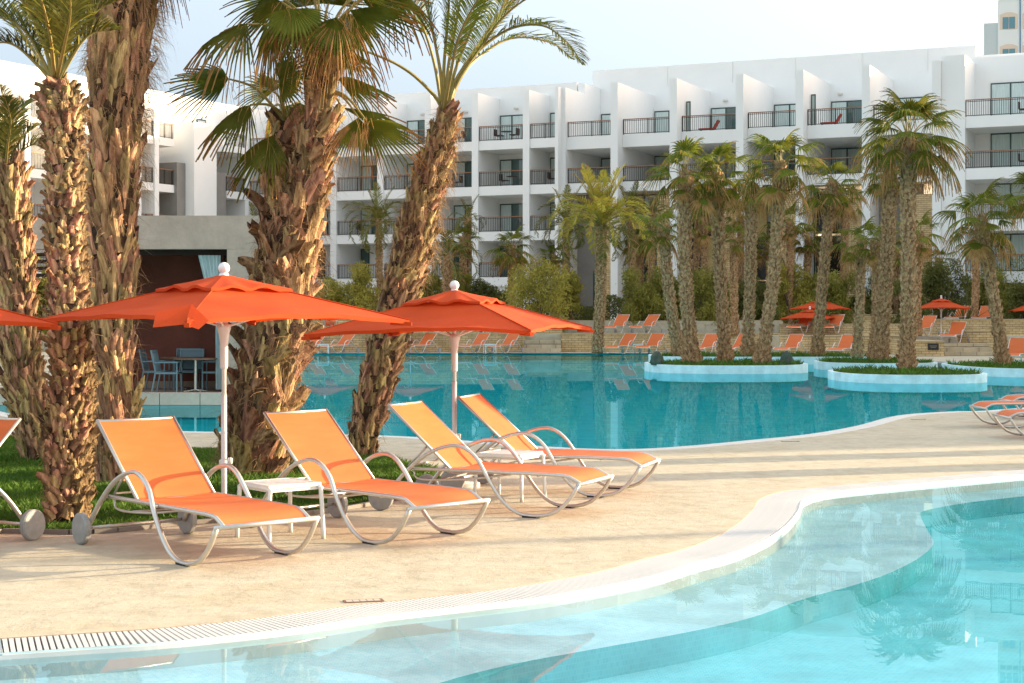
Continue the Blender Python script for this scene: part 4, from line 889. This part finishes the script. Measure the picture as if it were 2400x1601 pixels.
for a in [((735,125),(580,56),(430,130),.85,(0,-.55,.8),-.3,dict(spread=1.25,droop=.35,tipdroop=.7,drytip=.7,dead=.25)),
          ((765,190),(790,182),(930,225),.75,(0,-.6,.8),.4,dict(spread=.85,droop=.12,tipdroop=.3,drytip=.3)),
          ((770,215),(800,252),(950,272),.76,(.1,-.3,.95),.3,dict(spread=.7,droop=.15,tipdroop=.25)),
          ((765,210),(858,282),(985,370),.80,(.2,-.75,.5),-.2,dict(spread=1.0,droop=.2,tipdroop=.25,drytip=.3)),
          ((765,215),(840,275),(830,420),.70,(.2,-.9,.2),-.3,dict(spread=.9,droop=.25,tipdroop=.6,dead=.75)),
          ((765,120),(820,24),(980,52),.88,(0,-.75,.65),-.5,dict(spread=.75,droop=.18,tipdroop=.25,drytip=.3)),
          ((765,120),(810,30),(860,150),.80,(.1,-.75,.6),-.2,dict(spread=1.2,droop=.3,tipdroop=1.0,dead=.35,drytip=.8)),
          ((755,125),(790,40),(760,120),.70,(.1,-.85,.5),-.5,dict(spread=1.1,droop=.3,tipdroop=1.0,dead=.4,drytip=.8)),
          ((745,120),(688,20),(690,110),.62,(0,-1,.2),-.5,dict(spread=1.7,droop=.12,tipdroop=.35,drytip=.1)),
          ((752,120),(745,-10),(760,-130),.8,(0,-.9,.3),.1,dict(spread=1.3,droop=.1,tipdroop=.1)),
          ((756,120),(830,-10),(900,-110),.85,(0,-.85,.4),.0,dict(spread=1.3,droop=.1,tipdroop=.1)),
          ((748,120),(650,-10),(560,-90),.8,(0,-.85,.4),.3,dict(spread=1.3,droop=.1,tipdroop=.2)),
          ((748,122),(640,60),(600,230),.7,(-.3,-.7,.5),.4,dict(spread=1.1,droop=.3,tipdroop=.8,dead=.5)),
          ((740,125),(655,40),(655,260),.72,(-.2,-.9,.3),.2,dict(spread=.7,droop=.2,tipdroop=.9,dead=.8)),
          ((755,120),(720,-60),(700,-160),.8,(0,-.85,.4),.3,dict(spread=1.3,droop=.1,tipdroop=.2)),
          ((760,120),(900,-30),(1000,30),.8,(.1,-.6,.7),.4,dict(spread=1.2,droop=.25,tipdroop=.5)),
          ((748,120),(660,5),(600,60),.75,(-.2,-.8,.5),.0,dict(spread=1.5,droop=.2,tipdroop=.3)),
          ((752,118),(715,15),(700,-90),.8,(0,-.95,.2),.5,dict(spread=1.4,droop=.1,tipdroop=.2)),
          ((756,118),(770,10),(790,-90),.8,(0,-.95,.2),.6,dict(spread=1.4,droop=.1,tipdroop=.2)),
          ((760,120),(850,0),(940,-40),.85,(.1,-.8,.5),.3,dict(spread=1.4,droop=.15,tipdroop=.3)),
          ((752,122),(720,50),(700,170),.6,(-.1,-.95,.2),-.4,dict(spread=1.2,droop=.3,tipdroop=1.0,dead=.6)),
          ((760,124),(790,90),(800,220),.55,(.1,-.95,.2),-.4,dict(spread=1.1,droop=.3,tipdroop=1.1,dead=.8)),
          ((765,150),(800,120),(900,150),.6,(.2,-.5,.8),.5,dict(spread=1.3,droop=.3,tipdroop=.7,dead=.3))]:
    fanpx(T4,19.1,a[0],a[1],a[2],a[3],a[4],a[5],**a[6])
# T3 crown above the frame: fans whose tips hang into view
for tip in ((375,30),(405,10),(200,-20),(330,-30)):
    fanpx(T3,18.4,(292,-60),(tip[0]*.5+150,-150),tip,.75,(.3,-.7,.5),-.2,spread=.9,droop=.3,tipdroop=.8,drytip=.5)
for k in range(8):
    a=k*PI/4; c=D(292,-60,18.4); hb=c+Vector((math.cos(a)*.7,math.sin(a)*.7,1.0)); fan_frond('frond',c,hb,Vector((math.cos(a),math.sin(a),.3)),Vector((-.3*math.cos(a),-.3*math.sin(a),1)),.9,T3,r,T3.location,spread=1.4,droop=.2,tipdroop=.4)
def featpx(T,Y,pts,Ll,n,mats=None,**kw):
    P=[D(q[0],q[1],Y+(q[2] if len(q)>2 else 0)) for q in pts]; return feather(P,Ll,n,T,r,T.location,mats=mats,**kw)
# T5: date palm fronds
for pts,Ll,kw in [
  ([(1050,262),(1062,200),(1110,130),(1190,70),(1270,60,-.5),(1330,100,-.9),(1366,152,-1.1)],.40,dict(start=.38)),
  ([(1048,262),(1075,190),(1120,120),(1180,40),(1250,-10),(1330,-20)],.42,dict(start=.32)),
  ([(1046,262),(1062,180),(1100,80),(1150,-20),(1210,-100)],.42,dict(start=.3)),
  ([(1043,262),(1050,160),(1068,60),(1085,-40),(1090,-140)],.44,dict(start=.3)),
  ([(1040,262),(1040,160),(1050,40),(1055,-60),(1050,-160)],.42,dict(start=.35)),
  ([(1038,262),(1032,170),(1010,60),(985,-30),(950,-110)],.42,dict(start=.35)),
  ([(1036,262),(1018,150,.3),(985,50,.5),(930,-40,.8),(850,-70,1)],.40,dict(start=.4)),
  ([(1036,258),(1018,225),(960,170),(888,132),(800,110,.4),(720,150,.6),(680,230,.8)],.35,dict(start=.55)),
  ([(1050,262),(1080,170,.6),(1130,90,1.2),(1180,10,1.8),(1200,-80,2.2)],.4,dict(start=.3)),
  ([(1040,262),(1055,180,-.5),(1075,90,-1.1),(1120,0,-1.8),(1180,-60,-2.4)],.42,dict(start=.35)),
  ([(1050,262),(1066,205),(1115,140,.5),(1200,90,.9),(1290,100,1.2),(1345,140,1.5)],.30,dict(start=.42))]:
    featpx(T5,21.4,pts,Ll,92,mats=[leafg,dry,rach],rw=.03,wd=.0095,**kw)
# T2: upright fronds
for pts in [[(122,190),(95,130),(60,75),(15,45),(-60,40)],[(124,190),(105,110),(70,30),(20,-30),(-40,-60)],[(126,190),(118,90),(108,0),(90,-90)],[(130,190),(133,100),(145,10),(150,-80)],[(134,190),(150,90),(170,0),(185,-90)],
            [(137,190),(160,110),(190,40),(240,-30),(300,-80)],[(138,190),(170,120),(200,60),(235,20),(280,0)],[(120,190),(80,120,.6),(30,50,1),(-20,10,1.3),(-90,10,1.6)],[(128,190),(120,100,-.5),(100,10,-1),(70,-60,-1.4)],[(132,190),(150,110,-.5),(165,30,-1),(160,-60,-1.5)],[(127,190),(128,80,.5),(135,0,1),(130,-90,1.4)],
            [(121,190),(85,150),(40,110),(0,100),(-50,120)],[(130,190),(100,80,.3),(75,-10,.6),(30,-80,.9)],[(134,190),(145,80,.6),(180,-20,1.0),(220,-90,1.3)],[(138,190),(165,140),(195,95),(225,75),(262,72)]]:
    featpx(T2,15.7,pts,.34,60,mats=[leafd,leafy,rach],rw=.022,start=.22,vee=.5)
for pts in [[(12,400),(20,330),(35,270),(48,228)],[(18,400),(35,350),(60,315),(80,300)],[(8,400),(0,330),(-15,270),(-35,230)],[(15,400),(12,320),(10,250),(0,200)],[(20,400),(45,360),(75,340),(95,345)],[(14,400),(28,320,.4),(45,260,.8),(70,240,1)],[(5,400),(-20,350),(-50,320),(-90,320)],[(12,400),(18,340,-.5),(25,280,-1),(10,225,-1.4)]]:
    featpx(T1,21.0,pts,.30,44,mats=[leafd,dry,rach],start=.15,rw=.02,vee=.5)

# ---- mid palms
FANV={}; FEAV={}
def fanset(el,v,big):
    k=(el,v,big)
    if k not in FANV:
        r2=random.Random(el*13+v+(7 if big else 0)); b=MB(); e=R(el); Lp=r2.uniform(.75,1.15); a=Vector((math.cos(e),0,math.sin(e))); hub=a*Lp+Vector((0,0,-.10*max(0,math.cos(e))))
        P=catmull([Vector((0,0,0)),a*Lp*.5+Vector((0,0,.05)),hub],3); b.tube(P,[.022,.02,.018,.016,.014,.012,.011],4,mi=2)
        e2=e-R(28 if el>-30 else 12); ax=Vector((math.cos(e2),0,math.sin(e2))); nm=Vector((-math.sin(e2),r2.uniform(-.3,.3),math.cos(e2)))
        fan_blade(b,hub,ax,nm,r2.uniform(.85,1.1),24 if big else 18,r2,spread=1.6,droop=.25,tipdroop=.7,drytip=.42 if el<30 else .12,dead=(.9 if el<-45 else .3 if el<0 else 0))
        FANV[k]=b.mesh('frond',[leafg,dry,rach])
    return FANV[k]
def feaset(el,v,yl):
    k=(el,v,yl)
    if k not in FEAV:
        r2=random.Random(el*17+v); P=[Vector((0,0,0))]; e=R(el); n=6; L=2.3/n
        for i in range(n):
            e-=R(10+6*i*math.cos(R(el))**.5 if el<80 else 5); P.append(P[-1]+Vector((math.cos(e),r2.uniform(-.06,.06),math.sin(e)))*L)
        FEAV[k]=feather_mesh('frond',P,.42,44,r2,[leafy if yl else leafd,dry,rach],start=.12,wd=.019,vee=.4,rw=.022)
    return FEAV[k]
def mid_palm(label,bx,by,tx,ty,hw,kind,crown,z0=0,Yf=None,nfr=20,yl=0,dens=1.0,grp='mid distance palms by the far pool',hwb=None):
    """base pixel, trunk-top pixel, half width, crown radius in px"""
    if Yf: Y=Yf
    else: Y=F*(H-z0)/(by-HZ)
    b0=D(bx,by,Y); b0.z=z0; top=D(tx,ty,Y); r2=random.Random(int(bx*7+ty)); rad=hw*Y/F*.9; rb=(hwb or hw*1.35)*Y/F*.9
    t=thing('palm_tree',label,'palm tree',b0,group=grp); org=b0; Hh=(top-b0).length
    mid=b0.lerp(top,.5)+Vector((r2.uniform(-.12,.12)+(top.x-b0.x)*.12,0,0)); C=catmull([b0,b0.lerp(mid,.35)+Vector((0,0,0)),mid,top],5)
    n=len(C); rr=[rad+(rb-rad)*max(0,1-i/(n*.3))**1.5 for i in range(n)]; rr[-1]*=.9
    b=MB(); b.tube([c-org for c in C],[q*.9 for q in rr],12); part('trunk',b,barkfar,t,True)
    b=MB(); vs=[boot_mesh(900+i,.18,.20,.27*q,boot) for i,q in enumerate((.7,1.1,1.5))]; s=0; L=plen(C); row=0
    pt=.115/dens
    while s<L:
        p,ra,tg=interp(C,rr,s); k=max(6,int(2*PI*ra/.125))
        for j in range(k):
            a=2*PI*(j+.5*(row%2))/k+r2.uniform(-.15,.15); e1=Vector((math.cos(a),math.sin(a),0)); e1=(e1-tg*e1.dot(tg)).normalized()
            if e1.y>.45: continue
            roll=r2.gauss(0,.28); e2=tg.cross(e1); e3=tg*math.cos(roll)+e2*math.sin(roll); e2=e3.cross(e1); sc=r2.uniform(.75,1.2)
            M=Matrix(((e1.x,e2.x,e3.x,0),(e1.y,e2.y,e3.y,0),(e1.z,e2.z,e3.z,0),(0,0,0,1))); M=Matrix.Translation(p-org+e1*ra*.82+Vector((0,0,r2.uniform(-.04,.04))))@M@Matrix.Scale(sc,4)
            v=vs[r2.randrange(3)]; b.add([M@Vector(q) for q in v.v[:25]],[f for f in v.f if max(f)<25])
        s+=pt; row+=1
    ob('leaf_bases',b.mesh('leaf_bases',bootfar),t,kind='stuff')
    rw=crown*Y/F
    nfr=int(nfr*.82) if kind=='fan' else nfr
    for i in range(nfr):
        az=i*2.39996+r2.uniform(-.3,.3); u=(i+.5)/nfr
        if kind=='fan': el=(82,64,46,30,14,-2,-20,-46)[min(7,int(u*8))]; me=fanset(el,i%3,nfr>24); sc=rw/1.95*r2.uniform(.8,1.15)
        else: el=((86,81,75,68,60,50,36,14) if yl else (84,74,62,50,38,24,8,-12))[min(7,int(u*8))]; me=feaset(el,i%2,yl and el>20); sc=rw/(1.75 if yl else 2.15)*r2.uniform(.85,1.1)
        o=ob('frond',me,t,top-org+Vector((0,0,-.12+.0*u)),(0,0,az)); o.scale=(sc,sc,sc)
    if kind=='fan':
        b=MB()
        for i in range(140):
            a=r2.uniform(0,2*PI); e=Vector((math.cos(a),math.sin(a),0)); strands(b,top-org+e*rad*.8+Vector((0,0,r2.uniform(-.5,0))),(e+Vector((0,0,-.8))).normalized(),r2.uniform(.2,.5)*rw/1.4,.006,r2,.9)
        ob('fibre',b.mesh('fibre',fibre),t,kind='stuff')
    return t
zp=.20
mid_palm('tallest fan palm, on the front island, crown against the white parapet',2125,868,2128,318,20,'fan',150,zp,Yf=50.6,nfr=34,hwb=27)
mid_palm('left thick fan palm on the round island',1621,850,1607,405,18,'fan',110,zp,Yf=57,nfr=26,hwb=30)
mid_palm('middle fan palm on the round island with a shaggy golden crown',1700,847,1680,412,16,'fan',105,zp,Yf=58,nfr=26,hwb=24)
mid_palm('right fan palm on the round island leaning to the right',1785,853,1828,385,16,'fan',115,zp,Yf=56,nfr=28,hwb=27)
mid_palm('slim fan palm left of the round island with a bent trunk',1592,832,1556,535,15,'fan',85,zp,Yf=66,nfr=22,hwb=20)
mid_palm('fan palm with dark crown behind the right island palm',1752,833,1762,440,15,'fan',80,zp,Yf=66,nfr=22,hwb=20)
mid_palm('fan palm standing in front of the paired far umbrellas',1914,833,1950,430,14,'fan',92,zp,Yf=66,nfr=24,hwb=22)
mid_palm('short fan palm left of the thick trunk at the small island',2008,838,2020,565,12,'fan',78,zp,Yf=65,nfr=22,hwb=20)
mid_palm('fan palm beside the short one with a green upright crown',2045,845,2050,565,11,'fan',70,zp,Yf=61,nfr=20,hwb=16)
mid_palm('tall dark trunked fan palm directly left of the tallest palm',2062,850,2088,400,19,'fan',85,zp,Yf=58.5,nfr=24,hwb=26)
mid_palm('leaning fan palm at the right edge with a wide dark green crown',2352,857,2298,512,16,'fan',118,zp,Yf=55,nfr=28,hwb=24)
mid_palm('fan palm crown entering at the right picture edge',2450,860,2420,450,16,'fan',100,zp,Yf=58,nfr=24)
mid_palm('slender fan palm partly behind the leaning one near the right edge',2282,760,2285,560,9,'fan',50,1.3,Yf=88,nfr=16)
mid_palm('fan palm behind the tallest trunk with a crown to its right',2150,800,2155,545,10,'fan',75,.9,Yf=78,nfr=20)
mid_palm('distant palm between the first and second island trunks',1722,800,1720,560,10,'fan',62,.9,Yf=84,nfr=18)
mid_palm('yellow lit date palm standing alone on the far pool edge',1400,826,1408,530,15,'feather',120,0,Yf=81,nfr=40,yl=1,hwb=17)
mid_palm('dull green date palm left of the yellow one',1334,745,1328,520,10,'feather',95,1.5,Yf=93,nfr=22)
mid_palm('small date palm in front of the left hotel balconies',893,760,888,520,8.5,'feather',100,1.4,Yf=93,nfr=26)
mid_palm('date palm right of the leaning trunk with narrow upright crown',1097,760,1097,515,9,'feather',62,1.4,Yf=94,nfr=14)
mid_palm('stumpy date palm with bundled upright fronds right of the leaning trunk',1056,760,1050,600,13,'feather',110,1.4,Yf=90,nfr=12)
mid_palm('small dark fan palm above the second umbrella',1201,770,1201,580,8,'fan',72,1.4,Yf=91,nfr=24)
mid_palm('distant palm right of the yellow palm, before the stone pier',1480,760,1478,520,10,'feather',98,1.4,Yf=92,nfr=26)
mid_palm('distant palm left of the slim bent fan palm',1528,770,1530,500,9,'feather',72,1.4,Yf=92,nfr=18)
mid_palm('small palm among bushes below the hotel glass, right of centre',1660,760,1650,520,9,'fan',62,1.4,Yf=92,nfr=20)
mid_palm('small palm among bushes left of the slim umbrella palm',1850,760,1850,520,9,'fan',68,1.4,Yf=92,nfr=20)
mid_palm('date palm fronds low behind the fused fan palms',600,760,600,540,9,'feather',70,1.4,Yf=98,nfr=18)
for bx,tx,ty,cr in ((1495,1500,560,60),(1610,1640,470,66),(1735,1735,505,58),(1805,1800,575,56),(1895,1895,560,60),(1975,1985,470,62),(2095,2100,590,60),(2195,2200,610,50),(1085,1085,560,54),(1300,1300,600,50)):
    mid_palm({1495:'background fan palm between the yellow palm and the bent slim palm',1610:'background fan palm behind the left round island trunk',1735:'background fan palm behind the right round island trunks',1805:'low background fan palm right of the round island trunks',1895:'low background fan palm left of the umbrella palm',1975:'background fan palm right of the umbrella palm crown',2095:'low background fan palm behind the dark tall trunk',2195:'low background fan palm above the single far umbrella',1085:'background fan palm beside the narrow date palm',1300:'background fan palm behind the round olive bush'}[bx],bx,765,tx,ty,9,'fan',cr,1.4,Yf=93.5,nfr=22,grp='background palms before the hotel')
# palms and planting beyond the right picture edge (their shadows fall on the deck)
for i,(X,Y,hh) in enumerate(((16,25.2,10.5),(16.4,23.4,10.2),(34,23.9,11))):
    b0=Vector((X,Y,0)); t=thing('palm_tree',('tall palm beyond the right edge, farther from the camera','tall palm beyond the right edge, nearer the camera','tallest palm far beyond the right edge')[i],'palm tree',b0,group='palms outside the picture to the right')
    b=MB(); b.tube([(0,0,0),(.1,0,hh*.5),(0,.1,hh)],[q*(.3 if i==2 else 1) for q in (.42,.36,.30)],10); part('trunk',b,bootfar,t,True)
    for k in range(22): o=ob('frond',fanset((80,62,42,22,4,-18,-42,-66)[k*8//22],k%2,False),t,(0,0,hh-.1),(0,0,k*2.4)); o.scale=(1.1,1.1,1.1)

# ------------------------------------------------------------------ bushes and hedges
def bush(label,x,y0,y1,hw,Y,m,n=9000,leaf=.085,z0=None,name='bush'):
    zt=D(0,y0,Y).z; zb=z0 if z0 is not None else D(0,y1,Y).z; rx=hw*Y/F; X=px(x,Y); hgt=zt-zb
    t=thing(name,label,'bush',(X,Y,zb),group='olive green bushes along the terraces'); r2=np.random.RandomState(int(x)+int(y0))
    k=26; cc=np.c_[r2.uniform(-.72,.72,k)*rx,r2.uniform(-.6,.6,k)*rx*.8,r2.uniform(.12,.86,k)*hgt]; cr=r2.uniform(.24,.42,k)*min(rx,hgt*.6)
    ci=r2.randint(0,k,n); d=r2.normal(0,1,(n,3)); d/=np.linalg.norm(d,axis=1)[:,None]; rad=cr[ci]*(r2.uniform(.15,1.05,n)**.5); P=cc[ci]+d*rad[:,None]*np.array([1,1,1.15])
    sp=r2.rand(n)<.06; P[sp]+=r2.normal(0,.28,(sp.sum(),3)); P[:,2]=np.clip(P[:,2],.02,None)
    u=r2.normal(0,1,(n,3)); u[:,2]+=.6; u/=np.linalg.norm(u,axis=1)[:,None]; v=np.cross(u,r2.normal(0,1,(n,3))); v/=np.linalg.norm(v,axis=1)[:,None]
    s=leaf*r2.uniform(.6,1.5,n)[:,None]; V=np.stack([P-u*s,P+v*s*.28,P+u*s,P-v*s*.28],1); o=ob('foliage',npmesh('foliage',V,np.arange(n*4).reshape(n,4),m),t,kind='stuff')
    b=MB()
    for i in range(9):
        c=cc[i]; b.tube([(c[0]*.15,c[1]*.15,0),(c[0]*.5,c[1]*.5,c[2]*.55),(c[0],c[1],c[2])],[.04,.025,.012],4)
    part('stem',b,twig,t)
for a in (('yellow green bush left of the leaning trunk, below the balconies',775,650,780,48,92,bush1),('bright bushy shrub right behind the left balconies column',845,615,770,60,91,bush1),('shrub directly right of the leaning palm trunk',1010,640,770,50,91,bush2),
          ('olive shrub beneath the narrow date palm',1070,612,760,42,92,bush1),('dark shrub between the stumpy palm and the small fan palm',1150,655,765,55,92,bush3),('round olive bush right of the small dark fan palm',1262,605,785,85,88,bush1),('loose olive bush in front of the grey hotel recess',1335,630,745,30,92,bush1),
          ('tall bush left of the bent slim palm',1500,620,770,62,90,bush2),('dense bush behind the bent slim palm',1570,630,780,50,91,bush2),('bush behind the two left island trunks',1660,615,790,60,90,bush2),('bush behind the right island palm trunk',1770,640,790,55,91,bush3),
          ('wide olive bush left of the slim umbrella palm',1860,610,765,60,92,bush1),('olive bush right of the slim umbrella palm',1955,625,770,62,92,bush2),('bush behind the small island palms',2040,640,770,55,93,bush3),('dark bush left of the single far umbrella',2130,640,790,45,90,bush3),
          ('dark green bush above the single far umbrella',2215,600,745,62,92,bush3),('tall bush right of the slender palm near the right edge',2340,600,765,80,93,bush2),('low hedge at the right picture edge',2420,640,790,60,90,bush3),('green hedge seen in the gap between the two left trunks',88,620,790,40,44,bush2),
          ('pale plant behind the left cabana wall',640,640,760,40,95,bush1)):
    bush(*a)
# backing hedge so the terraces read as planted
b=MB(); P=[]
n=60000; X=nr.uniform(px(690,99),px(2500,99),n); Y=nr.uniform(95.5,99,n); hgt=2.0+.9*np.sin(X*.9)+.5*np.sin(X*2.3+1); Z=1.4+nr.rand(n)**.7*np.clip(hgt,1.0,3.6)*(1-.0*X); 
u=nr.normal(0,1,(n,3)); u/=np.linalg.norm(u,axis=1)[:,None]; v=np.cross(u,nr.normal(0,1,(n,3))); v/=np.linalg.norm(v,axis=1)[:,None]; s=.09; Pn=np.c_[X,Y,Z]
V=np.stack([Pn-u*s,Pn+v*s*.35,Pn+u*s,Pn-v*s*.35],1); hd=ob('hedge',npmesh('hedge',V,np.arange(n*4).reshape(n,4),bush3),kind='stuff'); hd['label']='dark continuous hedge at the foot of the white hotel'; hd['category']='hedge'
# spiky plant
t=thing('spiky_plant','fan shaped spiky plant right of the single far umbrella','plant',(px(2262,88),88,1.4))
for k in range(22):
    a=R(20+k*6.5); b=MB(); L=1.5*random.Random(k).uniform(.7,1.05); b.add([(-.02,0,0),(.02,0,0),(math.cos(a)*L*.6+.03,-.2*math.sin(k),math.sin(a)*L*.6),(math.cos(a)*L*.6-.03,-.2*math.sin(k),math.sin(a)*L*.6),(math.cos(a)*L,-.3*math.sin(k),math.sin(a)*L)],[(0,1,2,3),(3,2,4)]); part('leaf',b,leafd,t)
# rocks / lamps on islands
for x,y,Y,l in ((1540,842,60,'dark green mossy rock at the left end of the round island'),(1843,845,60,'dark green mossy rock at the right end of the round island')):
    b=MB(); b.lathe([(.24,0),(.26,.1),(.2,.3),(.1,.42),(.02,.45)],9); me=b.mesh('rock',mat('mossy_rock',(.04,.07,.05),.9,col2=(.08,.1,.08),scale=5))
    for q in me.vertices: q.co+=Vector((rnd.uniform(-.03,.03),rnd.uniform(-.03,.03),rnd.uniform(-.02,.02)))
    o=ob('rock',me,None,(px(x,Y-4.4),Y-4.4,.20)); tag(o,l,'rock','rocks on the round island')
# drain covers on the deck
for x,y,l,rz in ((852,1409,'small rusty drain slot in the deck by the white grating',.25),(1852,1035,'small drain cover on the shaded deck near the far pool',.1),(2152,983,'small drain cover at the bend of the far pool edge',.1)):
    p=G(x,y); t=thing('drain_cover',l,'drain',(p.x,p.y,0),rz,'small drain covers set in the deck')
    b=MB(); b.box(-.13,.13,-.05,.05,.001,.005); part('frame',b,mat('rust',(.22,.12,.07),.8),t); b=MB()
    for k in range(5): b.box(-.115+k*.046,-.075+k*.046,-.035,.035,.0052,.0062)
    part('grille',b,mat('drain_metal',(.5,.45,.38),.5),t)
# balcony furniture
def hp(s,d,z): return Matrix.Rotation(-PHI,3,'Z')@Vector((s,d,0))+Vector((0,107,z))
def mk_bch(label,s,d,z,rz):
    p=hp(s,d,z); t=thing('balcony_chair',label,'chair',p,rz,'dark wicker chairs on the hotel balconies')
    for a,c in ((-.22,-.22),(.22,-.22),(-.22,.22),(.22,.22)):
        b=MB(); b.box(a-.02,a+.02,c-.02,c+.02,0,.42); part('leg',b,mat('pale_leg',(.5,.5,.48),.4),t)
    b=MB(); b.box(-.26,.26,-.26,.26,.42,.48); part('seat',b,wicker,t); b=MB(); b.box(-.28,-.22,-.26,.26,.48,.88); part('backrest',b,wicker,t)
def mk_bt(label,s,d,z):
    p=hp(s,d,z); t=thing('balcony_table',label,'table',p,0,'small round tables on the hotel balconies'); b=MB(); b.lathe([(.01,.68),(.36,.68),(.36,.72),(.01,.72)],12); part('tabletop',b,wicker,t); b=MB(); b.tube([(0,0,0),(0,0,.68)],.03,6); part('pedestal',b,MATS['pale_leg'],t)
sets=[(-1.0,13.4,'third column of balconies, top floor'),(-5.0,13.4,'top floor beside the leaning palm'),(-.6,10.4,'second floor, left of the narrow bay'),(-5.2,10.4,'second floor beside the leaning palm'),(-11.5,7.4,'first floor by the small date palm'),(2.9,10.4,'narrow bay, second floor'),(32.6,13.4,'top right balcony'),(32.6,10.4,'balcony below the top right one')]
for i,(s,z,w_) in enumerate(sets):
    mk_bch('dark wicker chair left of the table on the '+w_,s-.55,1.3,z,-PHI); mk_bt('round table on the '+w_,s,1.3,z)
    if i in (0,1,3,6,7): mk_bch('dark wicker chair right of the table on the '+w_,s+.6,1.25,z,PI-PHI)
for s,l in ((13.3,'red folded lounger on the top floor balcony left of centre'),(21.0,'red folded lounger on the top floor balcony near the tallest palm')):
    p=hp(s,.9,13.4); t=thing('balcony_lounger',l,'lounger',p,-PHI,'red loungers on the hotel balconies'); b=MB(); b.box(-.75,.25,-.25,.25,.12,.2); part('seat',b,redl,t); b=MB(); b.box(0,.6,-.25,.25,0,.06,Matrix.Translation((.2,0,.15))@Matrix.Rotation(-R(58),4,'Y')); part('backrest',b,redl,t)
    b=MB(); b.box(-.7,-.66,-.2,.2,0,.12); b.box(.1,.14,-.2,.2,0,.12); part('leg',b,railm,t)
